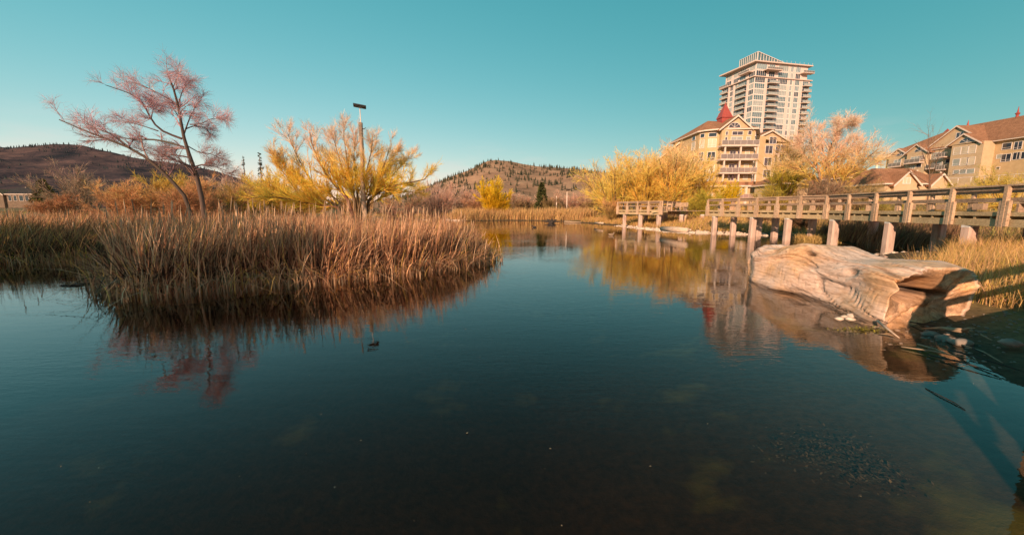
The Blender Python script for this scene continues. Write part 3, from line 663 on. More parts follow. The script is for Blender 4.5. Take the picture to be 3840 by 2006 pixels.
shrub('bare brown bush below the tall pink willow', 3075, 655, 48, 210, (0.26,0.17,0.11), (0.32,0.21,0.13), 75, 18, thick=1.2, dens=(8,7,4), bark=(0.2,0.14,0.1))
shrub('straw coloured brush right of the tall pink willow', 3215, 668, 46, 190, (0.38,0.27,0.12), (0.42,0.30,0.14), 76, 14, thick=1.0)
shrub('yellow green willow at the right edge behind the boardwalk', 3790, 605, 40, 260, YG, (0.52,0.42,0.10), 77, 12, 'willow_tree', 'tree', thick=.9, dens=(8,8,4), drop=.08)
shrub('small yellow bush before the terrace at the right', 3650, 660, 42, 110, YG, (0.5,0.4,0.08), 78, 10, thick=.9, drop=.04)
shrub('dark brown brush under the left half of the boardwalk', 2860, 790, 40, 260, (0.20,0.125,0.075), (0.28,0.18,0.09), 79, 18, thick=1.2, dens=(7,6,4))
shrub('brown brush under the boardwalk by the third pile', 3010, 800, 33, 170, (0.2,0.12,0.07), (0.26,0.16,0.09), 80, 14, thick=1.1, dens=(7,6,4))
shrub('weedy brush behind the right half of the boardwalk', 3330, 735, 31, 260, (0.36,0.27,0.09), (0.40,0.32,0.08), 81, 14, thick=1.0)
shrub('weedy straw brush behind the benches on the boardwalk', 3560, 745, 27, 240, (0.40,0.28,0.12), (0.42,0.30,0.10), 82, 12, thick=.9)
# tall pink willow right of the tower
rng = np.random.default_rng(33)
limbs = [[(1120,1330),(1070,900),(1090,600),(1150,430),(1280,280),(1350,60)], [(1150,1330),(1330,950),(1500,720),(1620,560),(1700,470)], [(1000,1330),(930,950),(860,650),(800,400),(790,180)],
 [(950,1330),(760,980),(560,880),(300,830)], [(1180,1330),(1450,900),(1700,720),(1850,600)], [(1080,900),(1000,640),(960,430),(930,240)], [(1090,600),(1180,450),(1230,250),(1230,150)],
 [(1200,1330),(1500,1000),(1750,850),(1900,700)], [(1330,950),(1400,700),(1420,540),(1450,420)], [(930,950),(760,760),(640,600),(620,420)], [(1280,280),(1400,220),(1460,160)], [(1110,1330),(1240,900),(1330,640),(1550,420)]]
rad = [.22,.15,.15,.12,.12,.09,.07,.10,.07,.08,.05,.1]
P0, R0 = traced(limbs, rad, 2850, 420, 4.205, 56, rng, 3.0, 9, (0,1,2,3,4,7,11))
b1 = branch(rng, P0, R0, 22, .15, 1, (32,12), .27, 5, .10, .07, rmin=.016)
b2 = branch(rng, *b1, 11, .1, 1, (30,11), .58, 4, .12, .04, rmin=.011, lmin=.7)
b3 = branch(rng, *b2, 6, .05, 1, (30,12), .65, 3, .12, .02, rmin=.009, lmin=.6)
plant('willow_tree', (P0[0,0,0], P0[0,0,1], gz(P0[0,0,0], P0[0,0,1])), [(P0, R0, 6)], [(*b1, 3), (*b2, 2), (*b3, 2)], 'tall pink twigged willow standing between the tower and the gabled apartments', 'tree', rng,
      (0.34,0.22,0.13), (0.76,0.51,0.13), (0.82,0.57,0.42), (6.0, 12.0), var=0.28)
# bare sapling over the rail
rng = np.random.default_rng(34)
limbs = [[(770,1200),(770,900),(760,620),(755,340)], [(770,1000),(850,860),(900,640),(960,520)], [(765,950),(690,700),(640,560),(560,480)], [(770,850),(820,620),(818,340)], [(760,1050),(900,960),(1100,980),(1320,830)], [(760,1080),(620,1000),(480,900),(400,760)], [(770,900),(740,700),(735,420)]]
P0, R0 = traced(limbs, [.05,.03,.03,.025,.03,.03,.02], 3280, 400, 3.739, 34, rng, 1.2, 8, (0,))
b1 = branch(rng, P0, R0, 9, .25, 1, (35,12), .30, 4, .10, .06, rmin=.007)
b2 = branch(rng, *b1, 5, .15, 1, (32,12), .55, 3, .12, .04, rmin=.0045, lmin=.3)
plant('bare_sapling', (P0[0,0,0], P0[0,0,1], gz(P0[0,0,0], P0[0,0,1])), [(P0, R0, 5)], [(*b1, 3), (*b2, 3)], 'thin bare sapling rising behind the boardwalk before the brown roofs', 'tree', rng, (0.24,0.16,0.11), (0.3,0.2,0.13), (0.36,0.24,0.18), (4, 8))

def conifer(label, px, top, Y, w_px, c1, c2, seed, lay=26, per=9, cards=9, name='fir_tree', droop=-.12, base=None, group=None, taper=1.0, cs=0.10):
    rng = np.random.default_rng(seed); X = atY(px, 760, Y)[0] if base is None else base[0]
    b = np.array((X, Y, gz(X, Y))) if base is None else np.array(base, float)
    h = (atY(px, top, Y)[2] - b[2]) if px is not None else top; w = (w_px*Y/F) if px is not None else w_px
    o = empty(name, b, label, 'tree', group)
    MB().tube([b-np.array([0,0,.3]), b+np.array([0,0,h*.5]), b+np.array([0,0,h])], [0.02*h, .013*h, .003*h], 7).build('trunk', MATS['bark'], o)
    n = lay*per; t = rng.uniform(0.06, 0.99, n)**0.85; a = rng.uniform(0, 2*math.pi, n)
    r = w/2*np.clip((1-t)**taper+0.05, 0, 1)*rng.uniform(.65, 1.15, n)
    pos = b + np.stack([0*t, 0*t, h*t], 1); d = np.stack([np.cos(a), np.sin(a), 0.25+0*a], 1)
    P, R = shoots(rng, pos, d, r, np.full(n, .012*h*.25), 4, .08, droop)
    V, q = tubes(P, R, 3)
    idx = np.repeat(np.arange(n), cards); tt = rng.uniform(.15, 1.0, len(idx)); cpz, tan = interp(P, idx, tt)
    m = len(idx); s = h*cs*rng.uniform(.5, 1.1, m)*(0.5+0.6*(1-t[idx]))
    v = rng.normal(0, 1, (m,3)); v[:,2] *= .5; sd = unit(v - tan*(v*tan).sum(1, keepdims=True)); f = unit(tan + sd*.9 + np.array([0,0,.1]))
    g = unit(np.cross(f, rng.normal(0,1,(m,3))))
    q4 = np.stack([cpz - g*(s*.10)[:,None], cpz + f*(s*.5)[:,None] - g*(s*.22)[:,None], cpz + f*s[:,None], cpz + f*(s*.5)[:,None] + g*(s*.22)[:,None]], 1)
    ii = np.arange(m*4).reshape(m, 4) + len(V)
    k = rng.uniform(0, 1, (m,1)); cc = (np.array(c1)*k + np.array(c2)*(1-k))*rng.lognormal(0, .25, (m,1))
    cols = np.concatenate([np.tile(np.array((0.09,0.06,0.04)), (len(V),1)), np.repeat(cc, 4, 0)])
    mesh_np('crown', np.concatenate([V, q4.reshape(-1,3)]), [q, ii], MATS['leafy'], o, cols)
    return o
mat('bark', (0.16,0.11,0.08), (0.08,0.055,0.04), 6, .9, (1,1,.25), .6)
DG = (0.035,0.05,0.02); DG2 = (0.07,0.085,0.025)
conifer('dark broad evergreen beside the house with the dark roof', 172, 672, 62, 95, (0.05,0.055,0.014), (0.12,0.11,0.02), 91, cards=14, taper=.7)
conifer('lone dark green fir on the far shore by the pale poles', 2031, 686, 86, 58, (0.05,0.06,0.02), (0.09,0.095,0.03), 92, cards=14, taper=.75, cs=.13)
conifer('small sharp dark spruce rising above the yellow bush', 989, 572, 92, 46, DG, (0.05,0.06,0.035), 93, lay=12, per=7, cards=6, taper=1.1, cs=.06)
conifer('thin bluish spruce tip left of the small dark spruce', 928, 584, 130, 36, (0.06,0.085,0.08), (0.09,0.11,0.10), 94, lay=10, per=6, cards=5, taper=1.2, cs=.05)
# ------------------------------------------------------------------ boardwalk, viewing platform, benches
wood_mat('grey_timber', (0.50,0.36,0.25), (0.26,0.18,0.125), (6,6,9)); wood_mat('green_timber', (0.48,0.37,0.22), (0.27,0.205,0.12), (6,6,9))
wood_mat('dark_timber', (0.34,0.245,0.175), (0.17,0.12,0.085), (6,6,9))
mat('pile_concrete', (0.50,0.37,0.31), (0.27,0.19,0.15), 2.2, .9, (2.2,2.2,.5), .6, .02, lo=.28, hi=.52); mat('pile_cap', (0.62,0.60,0.58), (0.42,0.40,0.38), 4, .5)
def v2(p): return np.array(p, float)
class Walk:
    def __init__(s, root): s.o = root; s.rng = random.Random(5)
    def edge(s, A, B, n, nb, zA=1.99, zB=1.99, rails=True, joist_len=0.0, sub=True, pick=None):
        """one railed edge from A to B (plan), n = outward normal; zA, zB = deck level"""
        A = v2(A); B = v2(B); n = v2(n); t = (B-A); L_ = np.linalg.norm(t); t = t/L_
        P3 = lambda u, d, dz: (A[0]+t[0]*u+n[0]*d, A[1]+t[1]*u+n[1]*d, zA+(zB-zA)*u/L_+dz)
        o = s.o; half = L_/2
        for k in range(2):                                   # beams come in two lengths
            a, b = k*half, (k+1)*half-0.006
            MB().bar(P3(a,0,-.30), P3(b,0,-.30), .09, .27).build('fascia_beam', MATS['green_timber'], o)
            MB().bar(P3(a,.045,.022), P3(b,.045,.022), .045, .15).build('rim_board', MATS['green_timber'], o)
            if rails:
                MB().bar(P3(a,.0,1.05), P3(b,.0,1.05), .28, .06).build('cap_rail', MATS['grey_timber'], o)
                MB().bar(P3(a,.03,.955), P3(b,.03,.945), .05, .15).build('top_rail', MATS['dark_timber'], o)
                MB().bar(P3(a,.03,.55), P3(b,.03,.55), .05, .12).build('middle_rail', MATS['dark_timber'], o)
        if joist_len:
            nj = int(L_/0.62)
            for i in range(nj+1):
                u = min(i*L_/nj, L_-.05)
                MB().bar(P3(u,.02,-.105), P3(u,-joist_len,-.105), .07, .12).build('joist', MATS['green_timber'], o)
        for i in range(nb+1):
            u = i*L_/nb; j = s.rng.uniform(-.01, .01)
            p = MB().bar(P3(u,.125+j,-.44), P3(u,.125+j,1.018 if rails else .15), .13, .13, up=(t[0],t[1],0)).build('post', MATS['grey_timber'], o)
            if sub:
                for sd in (-1, 1):
                    MB().bar(P3(u+sd*.12,.125+j,-.42), P3(u+sd*.12,.125+j,.50), .10, .12, up=(t[0],t[1],0)).build('post_block', MATS['grey_timber'], p)
    def deck(s, A, B, n, w, zA=1.99, zB=1.99, pitch=.146):
        A = v2(A); B = v2(B); n = v2(n); t = B-A; L_ = np.linalg.norm(t); t = t/L_; k = int(L_/pitch)
        for i in range(k):
            u = (i+.5)*L_/k; z = zA+(zB-zA)*u/L_ + s.rng.uniform(-.003, .003)
            a = A+t*u+n*.015; b = A+t*u-n*w
            MB().bar((a[0],a[1],z-.02), (b[0],b[1],z-.02), pitch-.012, .04).build('plank', MATS['grey_timber'], s.o)
    def pile(s, x, y, ztop=1.55, r=.225, cap=True):
        z0 = gz(x, y)-.5; rr = s.rng.uniform(.93, 1.06)*r
        k_ = rr*.30; a_ = s.rng.uniform(-.1, .1)
        def ring(r_): 
            c8 = [(-r_+k_,-r_),(r_-k_,-r_),(r_,-r_+k_),(r_,r_-k_),(r_-k_,r_),(-r_+k_,r_),(-r_,r_-k_),(-r_,-r_+k_)]
            return [(x+u*math.cos(a_)-v*math.sin(a_), y+u*math.sin(a_)+v*math.cos(a_)) for u, v in c8]
        ps = MB().prism(ring(rr*.92), z0, ztop).build('pile', MATS['pile_concrete'], s.o)
        if cap: MB().prism(ring(rr*.945), ztop-.08, ztop+.004).build('cap_plate', MATS['pile_cap'], ps)
Wc = (17.81,35.42); Wb = (20.02,24.78); Wa = (16.72,7.75)
def nrm(A, B, side):
    t = v2(B)-v2(A); t = t/np.linalg.norm(t); return np.array([t[1], -t[0]])*side
wo = empty('boardwalk', (19.5,24.8,0), 'long weathered timber boardwalk on round pale piles along the right bank', 'boardwalk')
wk = Walk(wo); WW = 2.5
n1 = nrm(Wc, Wb, -1); n1 = n1 if n1[0] < 0 else -n1
n2 = nrm(Wb, Wa, -1); n2 = n2 if n2[0] < 0 else -n2
wk.edge(Wc, Wb, n1, 6, joist_len=WW); wk.edge(Wb, Wa, n2, 8, joist_len=WW)
bk = lambda p, n: (p[0]-n[0]*WW, p[1]-n[1]*WW)
nm = (n1+n2)/np.linalg.norm(n1+n2); Wb2 = (Wb[0]-nm[0]*WW/float(nm@n1), Wb[1]-nm[1]*WW/float(nm@n1))
wk.edge(Wb2, bk(Wc, n1), -n1, 6, sub=True); wk.edge(bk(Wa, n2), Wb2, -n2, 8)
wk.deck(Wc, Wb, n1, WW); wk.deck(Wb, Wa, n2, WW)
ne = (v2(Wc)-v2(Wb)); ne = ne/np.linalg.norm(ne)
wk.edge(Wc, bk(Wc, n1), ne, 2)
for px_, zz in ((2673,874),(2710,876),(2757,872),(2816,886),(2947,900),(3117,916),(3325,944)):
    g = atZ(px_, zz, 0.0)
    # stand each pile under the front beam
    A_, B_ = (v2(Wc), v2(Wb)) if g[1] > 24.6 else (v2(Wb), v2(Wa)); t = (B_-A_)/np.linalg.norm(B_-A_)
    d0 = ray(px_, 850); # line of sight in plan meets the edge line
    m_ = np.array([[d0[0], -t[0]], [d0[1], -t[1]]]); k_ = np.linalg.solve(m_, A_); q = A_ + t*np.clip(k_[1], .1, np.linalg.norm(B_-A_)-.05)
    q = q - (n1 if g[1] > 24.6 else n2)*.16
    if px_ in (2710, 2757): q = q - (n1*(.9 if px_ == 2710 else 2.1))
    wk.pile(q[0], q[1])
    if px_ not in (2673, 2710, 2757):
        nn = n1 if g[1] > 24.6 else n2; b_ = q - nn*2.1; wk.pile(b_[0], b_[1])
for px_ in (3620,):
    A_, B_ = v2(Wb), v2(Wa); t = (B_-A_)/np.linalg.norm(B_-A_); d0 = ray(px_, 850)
    k_ = np.linalg.solve(np.array([[d0[0], -t[0]], [d0[1], -t[1]]]), A_); q = A_+t*k_[1]-n2*.16; wk.pile(q[0], q[1]); b_ = q-n2*2.1; wk.pile(b_[0], b_[1])
    q = q + t*3.4; wk.pile(q[0], q[1])
# solid board backs on the far rail by the benches
A_ = v2(bk(Wa, n2)); B_ = v2(Wb2); t = (B_-A_)/np.linalg.norm(B_-A_)
for u0, u1 in ((6.7,8.75),(4.4,6.5)):
    for k in range(4):
        a = A_+t*u0+n2*.02; b = A_+t*u1+n2*.02; z = 2.50+k*.118
        MB().bar((a[0],a[1],z), (b[0],b[1],z), .03, .11).build('back_board', MATS['dark_timber'], wo)
def bench(label, u0, u1):
    c = A_+t*(u0+u1)/2+n2*.45; o = empty('bench', (c[0],c[1],1.99), label, 'bench', 'benches on the boardwalk')
    for k in range(4):
        a = A_+t*u0+n2*(.22+k*.13); b = A_+t*u1+n2*(.22+k*.13)
        MB().bar((a[0],a[1],2.43), (b[0],b[1],2.43), .115, .045).build('seat_slat', MATS['grey_timber'], o)
    for u in (u0+.3, u1-.3):
        a = A_+t*u+n2*.2; b = A_+t*u+n2*.68
        MB().bar((a[0],a[1],2.2), (b[0],b[1],2.2), .09, .41).build('leg', MATS['dark_timber'], o)
bench('plank bench on the boardwalk before the left board back', 6.8, 8.6); bench('plank bench on the boardwalk nearest the right edge', 4.5, 6.4)
for k, u in enumerate((10.5, 12.4, 14.4)):                    # small dark boxes low on the far rail
    p = A_+t*u+n2*.12
    MB().box((p[0]-.11,p[1]-.2,2.16),(p[0]+.11,p[1]+.2,2.44)).build('rail_box', MATS['dark_timber'], wo)

# unseen landing added outside the frame to shade the log; meets the boardwalk
so_ = empty('boardwalk', (6.0,2.6,0), 'sloping timber boardwalk rising to the right beside the driftwood log', 'boardwalk')
sw = Walk(so_); Ks = ((2.5,-0.5), (6.62,4.32), (16.6,7.1)); zk = (1.10, 1.10, 1.99)
for i_ in range(2):
    A_, B_ = Ks[i_], Ks[i_+1]; ns = nrm(A_, B_, 1); ns = ns if ns[1] > 0 else -ns; dz = -.004*(1-i_)
    sw.edge(A_, B_, ns, (3, 5)[i_], zk[i_]+dz, zk[i_+1]+dz, joist_len=2.0); sw.deck(A_, B_, ns, 2.2, zk[i_]+dz, zk[i_+1]+dz)
    for u in (.2, .65):
        q = v2(A_)*(1-u)+v2(B_)*u-ns*.25; zt = zk[i_]*(1-u)+zk[i_+1]*u-.44; sw.pile(q[0], q[1], zt, .2); q = q-ns*1.8; sw.pile(q[0], q[1], zt, .2)

# viewing platform across the water
Pl, Pc, Pr = (13.22,48.58), (16.14,42.33), (20.9,48.9); Pb = (18.0,55.1)
po = empty('viewing_platform', (17.3,48,0.5), 'square timber viewing platform on pale piles across the pond', 'platform')
pw = Walk(po)
def outn(A, B):
    n_ = nrm(A, B, 1); m_ = (v2(A)+v2(B))/2; c_ = v2((17.3,48.0)); return n_ if (m_-c_)@n_ > 0 else -n_
pw.edge(Pl, Pc, outn(Pl, Pc), 4, joist_len=1.0); pw.edge(Pc, Pr, outn(Pc, Pr), 4, joist_len=1.0)
pw.edge(Pb, Pl, outn(Pb, Pl), 4); pw.edge(Pr, Pb, outn(Pr, Pb), 4)
nn = outn(Pl, Pc); pw.deck(Pl, Pc, nn, 7.4)
tl = (v2(Pc)-v2(Pl))/np.linalg.norm(v2(Pc)-v2(Pl))
for u in (.9, 3.6, 6.4):
    q = v2(Pl)+tl*u-nn*.25; pw.pile(q[0], q[1]); q = q-nn*3.4; pw.pile(q[0], q[1]); q = q-nn*3.4; pw.pile(q[0], q[1])
bo = empty('bench', (*(v2(Pl)+tl*4.6-nn*4.8), 1.99), 'plank bench on the viewing platform across the pond', 'bench')
for k in range(3):
    a = v2(Pl)+tl*2.8-nn*(4.6+k*.16); b = a+tl*3.2
    MB().bar((a[0],a[1],2.42),(b[0],b[1],2.42), .14, .05).build('seat_slat', MATS['grey_timber'], bo)
    a = v2(Pl)+tl*2.8-nn*5.1; b = a+tl*3.2
    MB().bar((a[0],a[1],2.58+k*.14),(b[0],b[1],2.58+k*.14), .04, .12).build('back_slat', MATS['grey_timber'], bo)
for u in (3.0, 5.8):
    a = v2(Pl)+tl*u-nn*4.55; b = v2(Pl)+tl*u-nn*5.1
    MB().bar((a[0],a[1],2.19),(b[0],b[1],2.19), .09, .4).build('leg', MATS['dark_timber'], bo)
    MB().bar((b[0],b[1],2.0),(b[0],b[1],2.95), .07, .07).build('back_post', MATS['dark_timber'], bo)
# leaning timber post in front of the platform
a = atZ(2560, 845, .35); b = atY(2578, 790, a[1]+.6)
lp = MB().bar(a-np.array([0,0,.3]), b, .2, .2).build('leaning_post', MATS['grey_timber']); tag(lp, 'loose timber leaning against the right corner of the viewing platform', 'timber')
# ------------------------------------------------------------------ driftwood log, stones and sticks
def log_mat():
    m, n, b, o = _nodes('driftwood')
    a = noise(n, 3.0, 8, .68, (2.2, .30, 2.2), dist=.25); c = noise(n, .9, 4, .6, (1,.7,1)); d = noise(n, 14, 6, .7, (2.5,.35,2.5))
    r = ramp(n, [(.22, (0.34,0.235,0.17)), (.36, (0.54,0.41,0.335)), (.5, (0.66,0.525,0.45)), (.68, (0.74,0.61,0.54))]); n.links.new(a.outputs[0], r.inputs[0])
    r2 = ramp(n, [(.42, (1,1,1)), (.6, (1.0,0.84,0.6))]); n.links.new(c.outputs[0], r2.inputs[0])
    mx = n.nodes.new('ShaderNodeMix'); mx.data_type = 'RGBA'; mx.blend_type = 'MULTIPLY'; mx.inputs[0].default_value = 1
    n.links.new(r.outputs[0], mx.inputs[6]); n.links.new(r2.outputs[0], mx.inputs[7])
    at = n.nodes.new('ShaderNodeAttribute'); at.attribute_name = 'Col'
    m2 = n.nodes.new('ShaderNodeMix'); m2.data_type = 'RGBA'; m2.blend_type = 'MULTIPLY'; m2.inputs[0].default_value = 1
    st = noise(n, 7, 6, .72, (3.2,.22,3.2)); r4 = ramp(n, [(.34, (.62,.55,.50)), (.50, (.95,.93,.92)), (.68, (1.12,1.1,1.08))]); n.links.new(st.outputs[0], r4.inputs[0])
    m4 = n.nodes.new('ShaderNodeMix'); m4.data_type = 'RGBA'; m4.blend_type = 'MULTIPLY'; m4.inputs[0].default_value = 1
    n.links.new(mx.outputs[2], m4.inputs[6]); n.links.new(r4.outputs[0], m4.inputs[7]); n.links.new(m4.outputs[2], m2.inputs[6]); n.links.new(at.outputs['Color'], m2.inputs[7]); n.links.new(m2.outputs[2], b.inputs['Base Color'])
    b.inputs['Roughness'].default_value = .85; b.inputs['Specular IOR Level'].default_value = .15
    k1 = n.nodes.new('ShaderNodeBump'); k1.inputs['Strength'].default_value = .40; k1.inputs['Distance'].default_value = .035; n.links.new(a.outputs[0], k1.inputs['Height'])
    k2 = n.nodes.new('ShaderNodeBump'); k2.inputs['Strength'].default_value = .8; k2.inputs['Distance'].default_value = .025
    n.links.new(st.outputs[0], k2.inputs['Height']); n.links.new(k1.outputs[0], k2.inputs['Normal']); n.links.new(k2.outputs[0], b.inputs['Normal'])
    return m
def make_log():
    mt = log_mat(); NS, NT = 190, 210
    s = np.linspace(0, 1, NS)[:,None]; th = np.linspace(0, 2*math.pi, NT, endpoint=False)[None]
    # centre line: near end (s=0) at the right front, far end runs away to the left of the pile
    cx = 8.02 + .12*np.sin(s*3) - .05*s; cy = 7.10 + 5.0*s
    hw = .80 + .10*np.exp(-((s-.05)/.12)**2) + .05*np.sin(s*9+1) - .28*sstep(s, .86, 1.0)     # half width
    top = 1.08 + .16*np.exp(-((s-.58)/.16)**2) + .04*np.sin(s*14) - .14*sstep(s,.72,.95) + .10*np.exp(-((s-.94)/.04)**2) - .16*sstep(s,.96,1)
    bot = -.30
    ca, sa = np.cos(th), np.sin(th)
    pw_ = lambda v, e: np.sign(v)*np.abs(v)**e
    X = cx + hw*pw_(ca, .48)*(1+.0*s); zc = (top+bot)/2; zh = (top-bot)/2
    Z = zc + zh*pw_(sa, .50) + 0*X
    Y = cy + 0*X
    # the right flank is a separate buttress, the lower left side flares to a root lip; lengthwise ridges twist round the trunk
    Z += .05*np.sin(th*5+s*7)*(np.sin(th) > 0); X += .05*np.sin(th*7-s*9)
    X -= .09*np.exp(-((Z-.05)/.22)**2)*(ca < 0)*np.exp(-((s-.30)/.34)**2)
    u = th*1.1+s*1.5
    n1_ = fbm(np.cos(th)*1.6+s*1.2, np.sin(th)*1.6+s*4.0, 1.4, 4, 3); n2_ = fbm(np.cos(th)*3.2+s*.5, np.sin(th)*3.2+s*2.2, 1.5, 3, 9); n3_ = fbm(th*9+s*2, s*1.0, 2.2, 2, 14)
    rid = lambda v: 1-np.abs(v)*2
    tw = th+s*.9                                           # grain winds slowly round the trunk
    crack = np.clip(rid(fbm(tw*3.4+.25*np.sin(s*6), s*1.3, 1.0, 1, 41))-.86, 0, 1)*6; crack2 = np.clip(rid(fbm(tw*8+.3*np.sin(s*9), s*2.0, 1.0, 1, 52))-.84, 0, 1)*5
    knot = np.exp(-(((s-.52)/.035)**2+((th-2.35)/.12)**2)) + np.exp(-(((s-.80)/.03)**2+((th-1.9)/.10)**2)) + .8*np.exp(-(((s-.22)/.03)**2+((th-2.7)/.1)**2))
    dis = .085*n1_ + .045*n2_ + .018*n3_ - .07*np.clip(crack,0,1) - .03*np.clip(crack2,0,1) - .14*knot + .022*fbm(tw*24, s*2.0, 1.0, 2, 66)
    wear = 1-.55*np.clip(crack,0,1)-.22*np.clip(crack2,0,1)-.5*np.clip(knot,0,1)
    g = 1+dis/np.maximum(hw, .4); X = cx+(X-cx)*g; Z = zc+(Z-zc)*(1+dis*.8)
    Y = Y + .10*n2_*np.exp(-((s-0)/.06)**2) + .28*fbm(np.cos(th)*1.3, np.sin(th)*1.3, 1.5, 3, 7)*np.exp(-((1-s)/.10)**2)
    Y = Y - .16*(ca < 0)*np.exp(-(s/.08)**2)*0 + .34*np.clip(ca, -.3, 1)*np.exp(-((s-.0)/.22)**2)*.6
    V = np.stack([X, Y, Z], -1)
    i = np.arange(NS*NT).reshape(NS, NT)
    q = [np.stack([i[:-1], np.roll(i, -1, 1)[:-1], np.roll(i, -1, 1)[1:], i[1:]], -1).reshape(-1, 4)]
    col = np.ones((NS*NT, 3)); vs = [V.reshape(-1, 3)]; base = NS*NT
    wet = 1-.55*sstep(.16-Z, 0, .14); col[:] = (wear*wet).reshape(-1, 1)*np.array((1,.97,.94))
    # sawn, rotted ends: rings shrinking to the middle, hollowed out at the upper left
    for end, sgn in ((0, -1), (NS-1, 1)):
        ring = V[end]; c = ring.mean(0); M = 26; prev = i[end]
        for k in range(1, M+1):
            f = 1-k/M; R_ = c + (ring-c)*f
            rx = (R_[:,0]-c[0]); rz = (R_[:,2]-c[2])
            fr = fbm(rx, rz*2.4, 4.5, 5, 31+end); 
            dp = .05*(1-f)**.5 + .09*fr*(1-f**6)
            if end == 0:
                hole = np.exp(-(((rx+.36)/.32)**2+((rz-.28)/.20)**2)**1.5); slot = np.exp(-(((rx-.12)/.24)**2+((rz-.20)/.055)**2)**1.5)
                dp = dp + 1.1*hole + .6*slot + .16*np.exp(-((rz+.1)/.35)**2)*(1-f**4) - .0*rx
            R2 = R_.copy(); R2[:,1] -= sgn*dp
            cc = np.ones((NT, 3)); cc *= (np.array((.82,.70,.56))*(1+.9*fr[:,None])*(1-.88*np.clip(hole+slot if end == 0 else 0*rx, 0, 1))[:,None]*(1-.35*sstep(-rz-.25,0,.4))[:,None]) if f < .93 else 1  # rotten wood tone, with the hollow's shade painted in as extra dark
            vs.append(R2); col = np.concatenate([col, cc.clip(.2, 1.2)]); cur = base+np.arange(NT); base += NT
            a_, b_ = prev, cur
            qq = np.stack([a_, np.roll(a_, -1), np.roll(b_, -1), b_], -1); q.append(qq if sgn > 0 else qq[:, ::-1]); prev = cur
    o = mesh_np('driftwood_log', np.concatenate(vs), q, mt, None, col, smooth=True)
    o.data.update(); import bmesh
    bm = bmesh.new(); bm.from_mesh(o.data); bmesh.ops.recalc_face_normals(bm, faces=bm.faces); bm.to_mesh(o.data); bm.free()
    tag(o, 'huge bleached driftwood log with a hollow end lying at the water', 'log')
make_log()
mat('stone', (0.30,0.25,0.21), (0.17,0.14,0.12), 6, .8, None, .4, .02); mat('pale_stone', (0.68,0.56,0.46), (0.5,0.4,0.32), 6, .8, None, .4, .02)
mat('stick', (0.40,0.29,0.19), (0.25,0.17,0.11), 8, .85); mat('dark_stick', (0.05,0.04,0.035), (0.03,0.025,0.02), 8, .85); mat('bleached_wood', (0.62,0.47,0.36), (0.42,0.31,0.23), 3, .85, (1,1,4), .5, .02)
def stone(x, y, z, r, flat, seed, m, label, group):
    rg = np.random.default_rng(seed); nu, nv = 12, 8; V = []; 
    th = np.linspace(0, 2*math.pi, nu, endpoint=False); ph = np.linspace(-math.pi/2, math.pi/2, nv)
    T_, P_ = np.meshgrid(th, ph); nx, ny, nz_ = np.cos(P_)*np.cos(T_), np.cos(P_)*np.sin(T_), np.sin(P_)
    k = 1+.22*fbm(nx*1.3+seed, ny*1.3+nz_*1.7, 1.3, 3, seed)
    ax = rg.uniform(.8, 1.25); V = np.stack([x+r*ax*nx*k, y+r/ax*ny*k, z+r*flat*nz_*k], -1).reshape(-1, 3)
    i = np.arange(nu*nv).reshape(nv, nu); q = np.stack([i[:-1], np.roll(i,-1,1)[:-1], np.roll(i,-1,1)[1:], i[1:]], -1).reshape(-1, 4)
    o = empty('stone', (x, y, z)); bpy.data.objects.remove(o)
    o = mesh_np('stone', V, [q], MATS[m], None, smooth=True); tag(o, label, 'stone', group)
def stones(pix, rs, m, label, group, seed, zlift=.3, flat=.5):
    for k, (px_, py_) in enumerate(pix):
        p = atZ(px_, py_, .02); g = gz(p[0], p[1]); p = atZ(px_, py_, max(g, 0)+.02); r = rs[k % len(rs)]*np.hypot(p[0], p[1])/F
        stone(p[0], p[1], max(g, -.02)+r*flat*zlift, r, flat, seed+k, m, label if isinstance(label, str) else label[k], group)
stones([(3148,1190),(3190,1165),(3168,1182),(3198,1180),(3190,1192)], [11,11,9,14,12], 'pale_stone', ['leftmost pale stone beside the log in the water','upper right pale stone against the log','small middle pale stone of the cluster by the log','largest pale stone of the cluster by the log','lowest pale stone of the cluster by the log'], 'pale stones beside the log', 300)
stones([(3292,1208),(3280,1220),(3302,1224),(3320,1216)], [6,5,7,5], 'pale_stone', ['pale pebble at the front corner of the log, topmost','pale pebble at the front corner of the log, leftmost','pale pebble at the front corner of the log, lowest','pale pebble at the front corner of the log, rightmost'], 'pebbles at the log corner', 320)
stones([(3490,1252),(3540,1268),(3575,1278),(3608,1284),(3790,1285)], [18,17,13,20,19], 'stone', ['grey stone on the dark mud nearest the log','second grey stone from the log on the dark mud','third grey stone from the log touching the next','broad grey stone at the end of the mud row','lone grey stone on the dark mud at the right edge'], 'grey stones on the mud', 330)
rg = np.random.default_rng(9)
